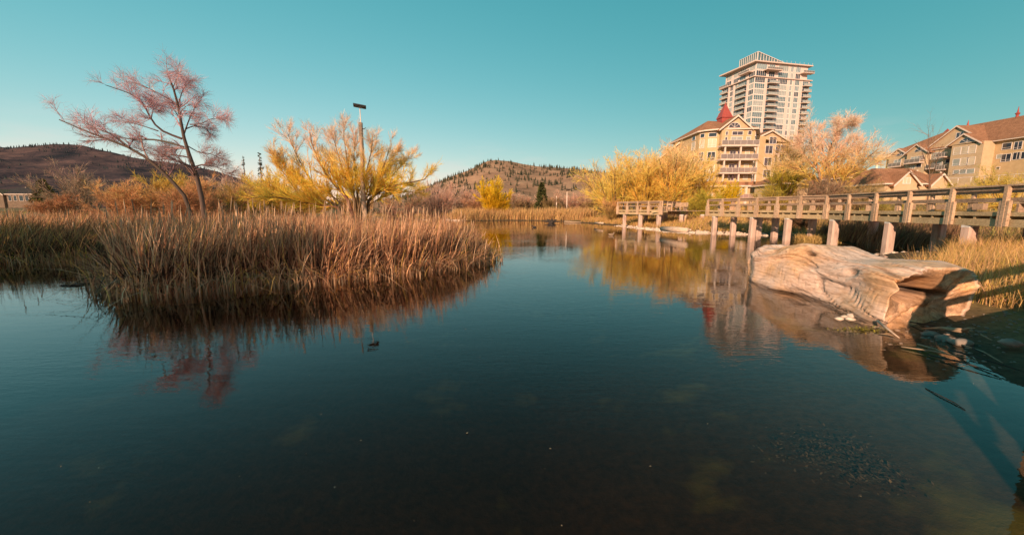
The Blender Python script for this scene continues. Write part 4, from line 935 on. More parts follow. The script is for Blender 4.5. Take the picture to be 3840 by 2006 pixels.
def pebbles(name, pts, rr, label, seed):
    """shore shingle, too small and many to tell apart"""
    rg = np.random.default_rng(seed); V = []; Q = []; b = 0; nu, nv = 7, 5
    th = np.linspace(0, 2*math.pi, nu, endpoint=False); ph = np.linspace(-math.pi/2, math.pi/2, nv); T_, P_ = np.meshgrid(th, ph)
    nx, ny, nz_ = np.cos(P_)*np.cos(T_), np.cos(P_)*np.sin(T_), np.sin(P_); i = np.arange(nu*nv).reshape(nv, nu)
    q0 = np.stack([i[:-1], np.roll(i,-1,1)[:-1], np.roll(i,-1,1)[1:], i[1:]], -1).reshape(-1, 4)
    z = ground_z(pts[:,0], pts[:,1])
    for p, zz in zip(pts, z):
        r = rg.uniform(*rr); a = rg.uniform(.7, 1.4, 3); a[2] *= .55
        V.append(np.stack([p[0]+r*a[0]*nx, p[1]+r*a[1]*ny, zz+r*a[2]*nz_+r*.15], -1).reshape(-1, 3)); Q.append(q0+b); b += nu*nv
    o = mesh_np(name, np.concatenate(V), [np.concatenate(Q)], MATS['pale_stone'] if 'pale' in label else MATS['stone'], None, smooth=True); tag(o, label, 'pebbles', kind='stuff')
def along(line, n, sd, seed):
    rg = np.random.default_rng(seed); e = np.array(line, float); s = rg.uniform(0, len(e)-1.001, n); i = s.astype(int); f = (s-i)[:,None]
    return e[i]*(1-f)+e[i+1]*f + rg.normal(0, sd, (n,2))
pebbles('shingle', along([(6.6,4.9),(7.3,6.2),(8.6,6.6),(9.8,6.2),(10.6,7.0)], 260, .45, 1), (.01,.035), 'dark shingle on the mud in front of the log', 1)
pebbles('shingle', along([(13.9,51.5),(15.1,42.6),(16.3,36.9),(18.9,35.5),(21.2,32.6)], 420, .35, 2), (.06,.17), 'pale stones along the waterline below the platform', 2)
pebbles('shingle', along([(-18.5,80.4),(-13.5,76.4),(-10.5,74)], 160, .4, 3), (.1,.3), 'pale stones along the bank below the flame shaped willow', 3)
pebbles('shingle', along([(10.6,13.9),(14,17.3),(17.2,19.6),(19.5,19.4)], 260, .45, 4), (.03,.10), 'pale gravel behind the log under the boardwalk', 4)
def stick(name, pts, rs, m, label, cat='stick', group=None, n=6):
    o = MB().tube(pts, rs, n).build(name, MATS[m], None, True); tag(o, label, cat, group); return o
G = lambda a, b, z=.03: atZ(a, b, max(gz(*atZ(a, b, 0)[:2]), 0)+z)
stick('stick', [G(3290,1202,.12), G(3330,1235,.06), G(3372,1266,.02)], [.022,.018,.008], 'bleached_wood', 'forked pale stick slanting into the water before the log', 'stick')
stick('reed_stem', [G(3170,1198,.01), G(3250,1215,.02), G(3350,1240,.03)], [.006,.007,.004], 'stick', 'long straw stem floating off the log towards the corner', 'reed stem')
stick('reed_stem', [G(3295,1250,.01), G(3350,1258,.02)], [.007,.004], 'stick', 'short straw stem floating just below the pale stick', 'reed stem')
def root_stump():
    o = empty('driftwood_root', G(3620,1240), 'pale splayed root lying on the mud in the rail shadow', 'driftwood')
    a = G(3460,1232,.04); c = G(3610,1240,.10)
    MB().tube([a, (a+c)/2+np.array([0,0,.03]), c], [.012,.025,.04], 8).build('trunk', MATS['stick'], o, True)
    for (x_, y_, z_) in ((3655,1230,.16),(3650,1243,.10),(3640,1252,.05),(3628,1256,.04)):
        MB().tube([c, (c+G(x_,y_,z_))/2+np.array([0,0,.02]), G(x_,y_,z_)], [.03,.018,.005], 6).build('root', MATS['stick'], o, True)
root_stump()
SL = ['longest pale stem at the waterline below the grey stones','dark stem slanting down to the right edge','pale stem crossing the mud right of the grey stones','dark stem nearest the viewer at the right waterline','pale stem just below the nearest grey stone','short dark stem beside the lone grey stone','short pale stem right of the splayed root','dark stem running from the log to the splayed root','pale stem leaning on the front corner of the log']
k = 0
for (a, b) in (((3380,1300),(3640,1345)),((3560,1310),(3830,1390)),((3600,1290),(3760,1360)),((3480,1330),(3760,1405)),((3440,1290),(3560,1330)),((3650,1300),(3700,1330)),((3680,1255),(3720,1275)),((3400,1205),(3560,1240)),((3300,1180),(3380,1200))):
    k += 1; p, q = G(*a, .02), G(*b, .03); mid = (p+q)/2+np.array([rg.normal(0,.03), rg.normal(0,.03), .02])
    stick('dry_stem', [p, mid, q], [.012,.012,.006], 'stick' if k % 2 else 'dark_stick', SL[k-1], 'stem', 'dry stems at the mud edge')
stick('twig', [atZ(3470,1455,.004), atZ(3520,1480,.012), atZ(3580,1510,.012), atZ(3620,1537,.004)], [.004,.007,.007,.003], 'dark_stick', 'crooked dark twig floating below the reflection of the log', 'twig')
stick('reed_stem', [atZ(230,1072,.0), atZ(290,1068,.02), atZ(350,1062,.02)], [.03,.04,.02], 'dark_stick', 'dark stem afloat by the left foot of the reed bed', 'reed stem')
# drift logs on the far bank and in the water
a, b = G(2482,858,.12), G(2577,864,.12); stick('driftwood_log', [a, (a+b)/2, b], [.20,.24,.20], 'bleached_wood', 'long pale log lying on the bank below the viewing platform', 'log', n=10)
a, b = G(2232,836,.1), G(2262,837,.1); stick('driftwood_log', [a, b], [.12,.1], 'bleached_wood', 'thin pale log on the shore left of the viewing platform', 'log', n=8)
a, b = atZ(2118,832,.12), atZ(2180,834,.1); stick('driftwood_log', [a, (a+b)/2, b], [.22,.12,.06], 'stick', 'slim driftwood stem with raised end off the far reeds', 'log', n=8)
o = empty('driftwood_snag', atZ(2068,836,0), 'dark gnarled snag sticking out of the far water', 'driftwood')
c = atZ(2068,836,.05)
for k, (dx, dz, r) in enumerate(((-1.2,.25,.14),(-.7,.55,.18),(.1,.65,.2),(.8,.5,.18),(1.3,.2,.1),(.4,.3,.2))):
    MB().tube([c+np.array([-dx*.3,0,-.1]), c+np.array([dx*.5,.1,dz*.7]), c+np.array([dx,-.1,dz])], [r*1.3, r, r*.35], 6).build('branch', MATS['dark_stick'], o, True)
# ------------------------------------------------------------------ buildings
import bmesh
mat('stucco', (0.504,0.370,0.210), (0.445,0.319,0.176), 1.2, .9, None, .15, .01); mat('tower_wall', (0.66,0.545,0.51), (0.58,0.475,0.44), .8, .85)
mat('stucco_pale', (0.521,0.395,0.252), (0.462,0.344,0.218), 1.2, .9); mat('trim', (0.666,0.558,0.477), (0.594,0.495,0.423), 2, .7); mat('white_trim', (0.736,0.681,0.644), (0.662,0.607,0.570), 2, .6)
mat('house_wall', (0.17,0.125,0.09), (0.12,0.09,0.065), 1.5, .9); mat('slab', (0.62,0.49,0.42), (0.54,0.43,0.37), 1.5, .85)
def shingles(name, c1, c2):
    m, n, b, o = _nodes(name); t = n.nodes.new('ShaderNodeTexCoord'); br = n.nodes.new('ShaderNodeTexBrick'); n.links.new(t.outputs['Object'], br.inputs[0])
    br.inputs['Scale'].default_value = 1.6; br.inputs['Color1'].default_value = (*c1,1); br.inputs['Color2'].default_value = (*c2,1); br.inputs['Mortar'].default_value = (*[x*.6 for x in c2],1); br.inputs['Mortar Size'].default_value = .02
    z = noise(n, 1.2, 5, .6); r = ramp(n, [(.35,(.78,.78,.78)),(.65,(1.1,1.1,1.1))]); n.links.new(z.outputs[0], r.inputs[0])
    mx = n.nodes.new('ShaderNodeMix'); mx.data_type = 'RGBA'; mx.blend_type = 'MULTIPLY'; mx.inputs[0].default_value = 1
    n.links.new(br.outputs[0], mx.inputs[6]); n.links.new(r.outputs[0], mx.inputs[7]); n.links.new(mx.outputs[2], b.inputs['Base Color']); b.inputs['Roughness'].default_value = .95
    b.inputs['Specular IOR Level'].default_value = .1; return m
shingles('roof_brown', (0.37,0.19,0.11), (0.31,0.155,0.09)); shingles('roof_dark', (0.06,0.055,0.055), (0.045,0.04,0.04))
mat('red_metal', (0.34,0.075,0.06), (0.27,0.055,0.045), 1.5, .45)
glass_mat('glass_dark', (0.03,0.04,0.055)); glass_mat('glass_teal', (0.10,0.17,0.19), .06); glass_mat('glass_pale', (0.34,0.38,0.36), .1); glass_mat('glass_sky', (0.22,0.31,0.33), .08); glass_mat('blind', (0.60,0.50,0.36), .25, .5); glass_mat('rail_glass', (0.20,0.18,0.16), .08)
mat('metal_rail', (0.7,0.62,0.57), None, 3, .5)
BR = random.Random(77)
def window(par, fr, u0, u1, z0, z1, d=0.0, g='glass_dark', nx=1, sill=0.0, fw=.09, tr='white_trim', name='window'):
    m = MB(); a, b = d+.004, d+.075
    m.fbox(fr, u0-fw, u1+fw, z0-fw, z0, a, b); m.fbox(fr, u0-fw, u1+fw, z1, z1+fw, a, b)
    m.fbox(fr, u0-fw, u0, z0+.001, z1-.001, a, b-.002); m.fbox(fr, u1, u1+fw, z0+.001, z1-.001, a, b-.002)
    for k in range(1, nx):
        u = u0+(u1-u0)*k/nx; m.fbox(fr, u-fw*.35, u+fw*.35, z0+.001, z1-.001, a, b-.01)
    if sill: m.fbox(fr, u0+.001, u1-.001, z0+sill-.03, z0+sill+.03, a, b-.012)
    w = m.build(name, MATS[tr], par)
    MB().fbox(fr, u0+.002, u1-.002, z0+.002, z1-.002, d+.003, d+.03).build('pane', MATS[g], w)
    return w
def half_round(par, fr, uc, z0, r, d, rz=None, g='glass_dark'):
    rz = rz or r; arc = [(uc+r*math.cos(a), z0+rz*math.sin(a)) for a in np.linspace(0, math.pi, 15)]; arc2 = [(uc+(r+.13)*math.cos(a), z0-.06+(rz+.15)*math.sin(a)) for a in np.linspace(0, math.pi, 15)]
    w = MB().fpoly(fr, arc2, d+.004, d+.05)
    w = w.build('window', MATS['white_trim'], par); MB().fpoly(fr, arc, d+.052, d+.07).build('pane', MATS[g], w)
    mm = MB(); mm.fbox(fr, uc-.04, uc+.04, z0, z0+rz, d+.072, d+.09)
    for a in (math.pi/4, 3*math.pi/4):
        P_ = lambda u, z: (fr[0][0]+fr[1][0]*u+fr[2][0]*(d+.08), fr[0][1]+fr[1][1]*u+fr[2][1]*(d+.08), fr[0][2]+z)
        mm.bar(P_(uc, z0), P_(uc+r*.98*math.cos(a), z0+rz*.98*math.sin(a)), .06, .06)
    mm.build('glazing_bar', MATS['white_trim'], w)
def balcony(par, fr, u0, u1, z, depth, d=0.0, th=.32, rail=1.05, posts=4, name='balcony', g='rail_glass', sm='slab'):
    s = MB().fbox(fr, u0, u1, z-th, z, d+.002, d+depth).build(name, MATS[sm], par)
    m = MB(); t = .05
    for uu in np.linspace(u0+.05, u1-.05, posts): m.fbox(fr, uu-t/2, uu+t/2, z, z+rail-.05, d+depth-.1, d+depth-.05)
    m.fbox(fr, u0, u1, z+rail-.05, z+rail, d+depth-.12, d+depth-.03)
    for uu in (u0+.05, u1-.05): m.fbox(fr, uu-.03, uu+.03, z+rail-.05, z+rail-.002, d+.05, d+depth-.125)
    m.build('railing', MATS['metal_rail'], s)
    MB().fbox(fr, u0+.08, u1-.08, z+.08, z+rail-.1, d+depth-.085, d+depth-.07).build('rail_panel', MATS[g], s)
    return s
def hull(name, pts, m, par):
    bm = bmesh.new(); r0 = root_loc(par)
    for p in pts: bm.verts.new(np.array(p)-r0)
    bmesh.ops.convex_hull(bm, input=bm.verts); me = bpy.data.meshes.new(name); bm.to_mesh(me); bm.free(); me.materials.append(MATS[m])
    return link(name, me, par)
def gable(par, fr, u0, u1, z0, zp, d0, d1, up=None, over=.45, wall='stucco_pale', th=.28, zr=None):
    """gable: triangular wall, two roof slopes, two bargeboards"""
    up = (u0+u1)/2 if up is None else up; zr = z0 if zr is None else zr
    MB().fpoly(fr, [(u0,z0),(u1,zr),(up,zp)], d0, d1).build('gable_wall', MATS[wall], par)
    for (ua, za) in ((u0, z0), (u1, zr)):
        sl = (zp-za)/(up-ua); sg = 1 if ua < up else -1; ue = ua-sg*over; ze = za-sl*sg*over
        MB().fpoly(fr, [(ue,ze),(up,zp),(up,zp+th),(ue,ze+th)], d0-4.0, d1+over).build('roof_slope', MATS['roof_brown'], par)
        MB().fpoly(fr, [(ue-sg*.02,ze-.12),(up,zp-.12),(up,zp+th-.03),(ue-sg*.02,ze+th-.03)], d1+over+.003, d1+over+.1).build('bargeboard', MATS['trim'], par)
def frame2(A, B, z=0.0, away=(0,0)):
    """facade frame from plan point A to B, normal pointing to the viewer"""
    A = v2(A); B = v2(B); L_ = np.linalg.norm(B-A); U = (B-A)/L_; N = np.array([U[1], -U[0]])
    if N@(-(A+B)/2) < 0: N = -N
    return ((A[0],A[1],z), (U[0],U[1]), (N[0],N[1])), L_

# --- tower
def tower():
    c = (121.2,205.0); l = (116.5,226.6); r = (154.0,212.0); bk_ = (149.4,233.6)
    o = empty('apartment_tower', (135,219,0), 'tall glass and cream apartment tower with flat projecting roofs and a glass crown', 'tower')
    MB().prism([c, r, bk_, l], -1, 67.3).build('wall', MATS['tower_wall'], o)
    FR, LR = frame2(c, r); FL, LL = frame2(c, l)
    gl = ['glass_teal','glass_teal','glass_dark','glass_pale','glass_pale','glass_sky']
    zs = [67.3-2.75*k for k in range(1, 18)]
    for k, z in enumerate(zs):
        for fr, Ln, bays in ((FR, LR, [(0,.185,5),(.405,.585,6),(.625,.675,2),(.72,.81,3)]), (FL, LL, [(0,.155,3),(.50,.575,2),(.61,.73,3)])):
            for (a, b, nx) in bays:
                window(o, fr, a*Ln+.25, b*Ln-.25, z+.30, z+2.5, .06, BR.choice(gl), nx, sill=.75 if nx > 3 else 0, fw=.16)
                MB().fbox(fr, a*Ln+.05, b*Ln-.05, z-.13, z+.11, .004, .16).build('spandrel', MATS['white_trim'], o)
        for fr, Ln, bays in ((FR, LR, [(.215,.395,2.0),(.86,1.0,1.6)]), (FL, LL, [(.20,.49,1.6),(.76,1.0,1.4)])):
            for (a, b, dp) in bays:
                balcony(o, fr, a*Ln, b*Ln, z+.12, dp, 0, .25, 1.05, 5, g='glass_pale', sm='trim')
                window(o, fr, a*Ln+.4, min(b, .985)*Ln-.4, z+.2, z+2.35, .004, BR.choice(['glass_dark','glass_dark','glass_teal']), 3, fw=.1)
    for fr, Ln, us in ((FR, LR, (.20,.60,.70,.835)), (FL, LL, (.178,.59,.745))):
        for u in us: MB().fbox(fr, u*Ln-.45, u*Ln+.45, -1, 66.9, .003, .5).build('pier', MATS['tower_wall'], o)
    cen = v2((135.3,219.3))
    def off(p, k): p = v2(p); return tuple(p+(cen-p)*k)
    MB().prism([off(c,-.06), off(r,-.06), off(bk_,-.06), off(l,-.075)], 67.32, 67.75).build('cornice', MATS['slab'], o)
    pc, pr, pb, pl = off(c,.07), off(r,.07), off(bk_,.07), off(l,.07)
    MB().prism([pc, pr, pb, pl], 67.76, 74.4).build('penthouse_wall', MATS['tower_wall'], o)
    F2, L2 = frame2(pc, pr); F3, L3 = frame2(pc, pl)
    for z in (67.95, 71.2):
        for fr, Ln, bays in ((F2, L2, [(.0,.2,5),(.24,.36,3),(.42,.62,5),(.66,.72,2),(.76,.86,3)]), (F3, L3, [(.02,.22,4),(.3,.5,3),(.55,.72,4),(.78,.97,3)])):
            for a, b, nx in bays: window(o, fr, a*Ln+.2, b*Ln-.2, z+.25, z+2.7, .004, BR.choice(gl), nx, fw=.16)
    balcony(o, F2, L2*.13, L2*.42, 70.95, 2.8, 0, .3, 1.0, 8); balcony(o, F2, L2*.84, L2*1.06, 70.9, 2.4, 0, .3, 1.0, 5); balcony(o, F3, L3*.1, L3*.45, 70.9, 2.4, 0, .3, 1.0, 7)
    balcony(o, F3, L3*.78, L3*1.08, 64.6+3.3, 2.6, 0, .3, 1.0, 6)
    m = MB().prism([off(c,-.05), off(r,-.04), off(bk_,-.04), off(l,-.10)], 74.42, 74.95).build('roof', MATS['slab'], o)
    rr = MB()
    for k in range(14):
        u = k/13; p = v2(off(c,-.06))*(1-u)+v2(off(r,-.02))*u; rr.bar((p[0],p[1],74.95),(p[0],p[1],76.0), .07, .07)
    rr.build('roof_railing', MATS['metal_rail'], m)
    # glass crown: level along the left side, falling away along the right side
    k0, k1, k2 = off(c,.08), tuple(v2(off(c,.08))*.42+v2(off(l,.10))*.58), off(r,.40); FA, LA = frame2(k0, k1); FB, LB = frame2(k0, k2)
    cr_ = MB().fpoly(FA, [(0,74.96),(LA,74.96),(LA,79.5),(0,79.5)], -.12, 0).fpoly(FB, [(.12,74.96),(LB,74.96),(LB,75.3),(.12,79.5)], -.12, 0).build('crown', MATS['glass_teal'], o)
    mu = MB()
    for u in np.linspace(0, LA-.1, 10): mu.fbox(FA, u, u+.16, 74.96, 79.5, .003, .16)
    for z in (74.96, 75.8, 79.3): mu.fbox(FA, 0, LA, z, z+.2, .165, .22)
    for u in np.linspace(.15, LB-.3, 14): mu.fbox(FB, u, u+.16, 74.96, 79.5-(79.5-75.3)*u/LB, .003, .16)
    mu.fpoly(FB, [(0,79.3),(LB,75.2),(LB,75.45),(0,79.6)], .165, .25); mu.fbox(FB, 0, LB, 74.96, 75.2, .165, .22); mu.build('mullion', MATS['white_trim'], cr_)
tower()

# --- condominium with the red cupola
def condo():
    o = empty('condominium', (52,98,3), 'tan condominium with brown gabled roof, stacked balconies and a red cupola', 'building')
    p1, p2, p2b, p3, p4, p5, p0 = (55.0,91.0), (47.6,91.3), (47.6,92.3), (45.0,93.4), (44.2,94.7), (44.3,100.2), (59.2,97.2)
    MB().prism([p5, p4, p3, p2b, p2, p1, p0, (59.6,110), (44.3,110)], 2.5, 19.9).build('wall', MATS['stucco'], o)
    FF, LF = frame2(p2, p1); bx = lambda xB, Y=91.15: atY(2540+xB/3.543, 550, Y)[0]
    uF = lambda xB: (bx(xB)-p2[0])*LF/(p1[0]-p2[0])
    # clerestory and top floor
    window(o, FF, uF(635), uF(658), 18.75, 19.5); window(o, FF, uF(718), uF(852), 18.75, 19.5, nx=2); window(o, FF, uF(922), uF(964), 18.8, 19.6)
    for z, hid in ((16.3, False), (13.3, True), (10.35, True), (8.6, True)):
        top = z+2.15 if not hid or z > 9 else 10.0
        window(o, FF, uF(708), uF(782 if hid else 852), z+.12, min(z+2.0, top), 0, 'glass_dark' if hid else 'glass_pale', 2)
        if hid: window(o, FF, uF(806), uF(845), z+.2, min(z+2.0, top), 0, 'glass_dark')
        window(o, FF, uF(908), uF(958), z+.35, min(z+2.0, top), 0, 'glass_pale' if not hid else 'blind', 1, sill=.5); window(o, FF, uF(630), uF(656), z+.9, min(z+1.95, top), 0, 'glass_dark')
    for z in (16.3, 13.3, 10.35):
        balcony(o, FF, -.75, LF+.05, z, 2.1, 0, .34, 1.05, 7)
    for zl, zh in ((8.3, 10.0), (10.36, 12.94), (13.31, 15.94)):
        for u in (.05, LF*.47, LF-.25): MB().fbox(FF, u, u+.28, zl, zh, 1.55, 1.9).build('column', MATS['trim'], o)
    # left facets
    for (A_, B_, xa, xb, Ym) in ((p3, p2b, 432, 538, 92.8), (p4, p3, 318, 374, 94.0), (p5, p4, 218, 272, 97.5)):
        fr, Ln = frame2(A_, B_); f = lambda x_: (atY(2540+x_/3.543, 550, Ym)[0])
        if xa == 218: u0, u1 = Ln*.30, Ln*.62
        elif xa == 318: u0, u1 = Ln*.18, Ln*.82
        else: u0, u1 = Ln*.24, Ln*.80
        for k, (za, zb) in enumerate(((18.7,19.5),(16.35,18.15),(13.4,15.25),(10.5,12.2),(8.7,9.7),(5.0,7.0))):
            window(o, fr, u0, u1, za, zb, 0, ['glass_dark','blind','glass_dark','blind','glass_pale','glass_pale'][k], 2 if k and xa != 218 else 1, sill=.5 if k in (1,2,3) else 0)
    FRr, LRr = frame2(p1, p0)
    for k, (za, zb) in enumerate(((18.6,19.4),(15.9,18.1),(13.0,15.2),(10.0,12.2),(8.5,9.6))):
        window(o, FRr, LRr*.08, LRr*.42, za, zb, 0, 'glass_teal' if k in (1,2) else 'glass_dark', 2); window(o, FRr, LRr*.55, LRr*.85, za, zb, 0, 'glass_dark', 1)
    # eaves and hipped roof
    cen = v2((51,98)); off = lambda p, k: tuple(v2(p)+(v2(p)-cen)*k)
    ev = [off(p, .10) for p in (p5, p4, p3, (47.2,92.0), p1, p0, (59.6,110), (44.3,110))]
    MB().prism(ev, 19.92, 20.2).build('eave', MATS['trim'], o)
    hull('roof', [(x, y, 20.21) for x, y in ev] + [(47.8,98.6,23.4),(55.2,99.8,23.4),(51,106,23.3)], 'roof_brown', o)
    gable(o, FF, bx(560)-p2[0], bx(935)-p2[0], 20.05, 22.75, -3.0, .10, up=bx(760)-p2[0], over=.5, zr=20.25)
    half_round(o, FF, bx(737)-p2[0], 20.35, 1.25, .10, 1.05)
    # cupola
    q = (50.9,97.0); cu = MB(); s0 = 1.35
    cu.box((q[0]-1.15,q[1]-1.15,22.2),(q[0]+1.15,q[1]+1.15,23.75)); c0 = cu.build('cupola', MATS['red_metal'], o)
    hull('spire', [(q[0]+a*1.35, q[1]+b*1.35, 23.6) for a in (-1,1) for b in (-1,1)]+[(q[0]+a*.62, q[1]+b*.62, 25.2) for a in (-1,1) for b in (-1,1)]+[(q[0],q[1],27.2)], 'red_metal', c0)
    MB().tube([(q[0],q[1],27.0),(q[0],q[1],27.6)], [.09,.02], 6).build('finial', MATS['red_metal'], c0)
    MB().tube([(54.2,99.5,23.3),(54.2,99.5,23.7),(54.2,99.5,24.0),(54.2,99.5,24.9)], [.22,.3,.12,.02], 8).build('finial', MATS['red_metal'], o)
    # right hand blocks
    MB().prism([(59.22,97.22),(61.6,97.4),(61.6,109),(59.62,109)], 2.5, 19.6).build('wall', MATS['stucco'], o)
    FG, LG = frame2((59.8,98.0),(68.3,98.6)); MB().fpoly(FG, [(1.9,2.5),(LG,2.5),(LG,18.1),(1.9,18.1)], -9, 0).build('wall', MATS['stucco_pale'], o)
    gable(o, FG, 0, LG, 19.3, 20.9, -4, .05, up=3.4, over=.5, zr=18.15); window(o, FG, 3.2, 4.9, 18.0, 19.5, .06, 'glass_dark', 2)
    for z in (15.5, 12.6, 9.7):
        balcony(o, FG, 4.6, LG+.2, z, 1.8, 0, .3, 1.0, 5); window(o, FG, 2.4, 4.2, z+.2, z+2.0, 0, 'glass_dark', 2); window(o, FG, 5.0, 7.4, z+.2, z+2.1, 0, 'glass_dark', 2)
    for u in (4.75, LG): MB().fbox(FG, u-.15, u+.15, 3, 15.2, 1.35, 1.7).build('column', MATS['trim'], o)
    # skirt roof over the ground floor, porch columns and rail
    A_, B_ = (43.2,92.2), (62.5,92.6); FS, LS = frame2(A_, B_)
    MB().fpoly(FS, [(0,7.55),(LS,7.55),(LS-.6,8.6),(.6,8.6)], -2.2, .2).build('skirt_roof', MATS['roof_brown'], o)
    FS2, LS2 = frame2((43.2,90.0),(64.5,90.6))
    MB().fbox(FS2, 0, LS2, 7.2, 7.55, -2.6, 0).build('porch_fascia', MATS['trim'], o)
    MB().fpoly(FS2, [(0,7.56),(LS2,7.56),(LS2-.8,8.3),(.8,8.3)], -2.4, -.05).build('skirt_roof', MATS['roof_brown'], o)
    for u in (1, 5.5, 10.6, 14.5, 20): MB().fbox(FS2, u-.25, u+.25, 2.5, 7.19, -.6, -.1).build('column', MATS['trim'], o)
    balcony(o, FS2, 6, 16.5, 4.6, 1.0, -1, .3, 1.05, 9)
    FGf, _ = frame2((47.6,91.25),(55,90.95)); window(o, FGf, 3.3, 5.4, 4.8, 7.0, .12, 'glass_pale', 2); window(o, FGf, .6, 2.4, 4.9, 6.9, .12, 'glass_dark', 2)
    # steep roof wing at the left
    FW, LW = frame2((35.5,108.5),(45,106)); MB().fpoly(FW, [(0,2),(LW,2),(LW,20),(LW-.4,19.6),(0,12.2)], -7, 0).build('wall', MATS['stucco'], o)
    MB().fpoly(FW, [(-.6,11.7),(LW-.2,19.85),(LW-.2,20.2),(-.6,12.05)], -7, .5).build('roof_slope', MATS['roof_brown'], o); MB().fpoly(FW, [(-.6,11.5),(LW-.2,19.65),(LW-.2,20.1),(-.6,11.95)], .505, .65).build('bargeboard', MATS['trim'], o)
condo()

# --- gabled apartments at the right
def gabled_flats():
    o = empty('apartment_building', (130,110,3), 'long tan gabled apartment building with a broad brown roof at the right', 'building')
    cC = lambda x, y: (3280+x/3.739, 400+y/3.739)
    def uz(x, y, d=0.0): p = atX(*cC(x, y), 125-d); return 133-p[1], p[2]
    fr = ((125.0,133.0,0.0), (0.0,-1.0), (-1.0,0.0))
    MB().box((125.0,80,2.5),(142,133,19.3)).build('wall', MATS['stucco'], o)
    MB().box((124.0,79,19.32),(143,133.4,19.6)).build('eave', MATS['trim'], o)
    hull('roof', [(x,y,19.61) for x in (123.9,143) for y in (79,133.5)]+[(133,121,26.2),(133,92,26.2)], 'roof_brown', o)
    def gab(pk, lf, rt, d, ext=2.0, wl='stucco_pale'):
        u, z = uz(*pk, d); ul, zl = uz(*lf, d); sl = (z-zl)/(u-ul); ur = 2*u-ul if rt is None else uz(*rt, d)[0]; zr_ = z-sl*(ur-u)
        gable(o, fr, ul+.4, ur-.4, zl+.4*sl, z-.15, d-ext, d, up=u, zr=zr_+.4*sl, wall=wl); return ul, ur, zl, zr_
    ul, ur, zl, zr_ = gab((350,590),(165,735),None,1.0); MB().fbox(fr, ul+.9, ur-.9, 2.5, min(zl,zr_)+.3, .003, 1.0).build('wall', MATS['stucco_pale'], o)
    ul, ur, zl, zr_ = gab((610,530),(415,690),None,2.0); MB().fbox(fr, ul+.9, ur-.9, 2.5, min(zl,zr_)+.3, .003, 2.0).build('wall', MATS['stucco_pale'], o)
    ul, ur, zl, zr_ = gab((1175,270),(700,630),None,.6, 6.0); MB().fbox(fr, ul+.6, ur-.9, 2.5, min(zl,zr_)+.3, .004, .6).build('wall', MATS['stucco_pale'], o)
    ul, ur, zl, zr_ = gab((1275,380),(1010,575),(1525,505),3.0, 6.0); w0, w1 = uz(1080,600,3.0)[0], uz(1520,600,3.0)[0]
    MB().fbox(fr, w0, w1, 2.5, min(zl,zr_)+.6, .005, 3.0).build('wall', MATS['stucco_pale'], o)
    def win(x0, x1, y0, y1, d, g='glass_dark', nx=1, sill=0.0):
        u0, z1 = uz(x0, y0, d); u1, z0 = uz(x1, y1, d); _, zb = uz(x0, y1, d); _, zt = uz(x1, y0, d)
        window(o, fr, u0, u1, (z0+zb)/2, (z1+zt)/2, d, g, nx, sill)
    for a in ((1118,1193,580,672,3.0,'blind',1,.45),(1225,1306,565,662,3.0,'blind',1,.45),(1322,1408,552,652,3.0,'blind',1,.45),(1105,1183,738,826,3.0,'glass_pale',1,.45),(1214,1300,724,822,3.0,'blind',1,.45),(1306,1393,714,812,3.0,'blind',1,.45),
              (1110,1180,892,940,3.0,'glass_pale'),(1200,1280,884,940,3.0,'glass_pale'),(1290,1390,876,935,3.0,'glass_pale'),
              (1545,1632,550,626,0.02,'glass_dark',1,.4),(1802,1910,514,598,0.02,'glass_dark',1,.4),(1968,2058,495,596,0.02,'glass_dark',2,.4),(1788,1898,668,768,0.02,'glass_dark',2,.4),(1718,1772,674,728,0.02,'glass_pale'),(1545,1618,704,758,0.02,'glass_pale'),(1950,2040,645,740,0.02,'glass_dark',2),(2050,2100,640,730,.02,'glass_dark'),
              (1530,1600,860,900,.02,'glass_pale'),(1710,1750,850,880,.02,'glass_dark'),
              (278,362,748,822,1.0,'glass_pale',2),(515,632,705,775,2.0,'glass_pale',3),(1152,1186,370,440,.62,'glass_dark'),(1206,1240,362,420,.62,'glass_dark'),
              (805,905,648,740,.62,'glass_pale',3),(912,978,648,735,.62,'glass_pale',2),(800,935,788,868,.62,'glass_pale',3),(1005,1068,735,790,.62,'glass_dark'),(690,745,785,840,.62,'glass_dark'),(505,560,830,870,2.0,'glass_pale',2),(590,650,800,850,2.0,'glass_dark',1)):
        win(*a)
    u, z = uz(1296,500,3.0); half_round(o, fr, u, z, 1.75, 3.0, 1.15); u, z = uz(640,628,2.0); half_round(o, fr, u, z, 1.6, 2.0, 1.1); u, z = uz(375,684,1.0); half_round(o, fr, u, z, 1.6, 1.0, 1.1)
    for (x0, x1, y, d, dp) in ((690,760,745,.6,1.6),(955,1080,712,.6,2.2),(240,420,850,1.0,1.5),(470,690,800,2.0,1.5),(790,990,870,.6,1.8),(960,1080,885,.6,2.2)):
        u0, z = uz(x0, y, d); u1, _ = uz(x1, y, d); balcony(o, fr, u0, u1, z, dp, d, .3, 1.1, 4)
    for x_ in (300, 410, 480, 560, 660, 1000): u, z = uz(x_, 860, 1.0); MB().fbox(fr, u-.15, u+.15, 3, z-.6, 2.1, 2.4).build('column', MATS['trim'], o)
    p = atX(*cC(2000,130), 133); MB().tube([(133,p[1],26.0),(133,p[1],26.6),(133,p[1],27.0),(133,p[1],27.3),(133,p[1],28.8)], [.35,.25,.5,.2,.03], 8).build('finial', MATS['red_metal'], o)
    p = atX(*cC(1310,240), 133); MB().tube([(133,p[1],26.0),(133,p[1],26.5),(133,p[1],27.8)], [.3,.25,.03], 6).build('finial', MATS['red_metal'], o)
    p = atX(*cC(1005,430), 136); hull('spire', [(136+a*2.2, p[1]+b*2.2, p[2]-1.5) for a in (-1,1) for b in (-1,1)]+[(136,p[1],p[2]+2.6)], 'red_metal', o)
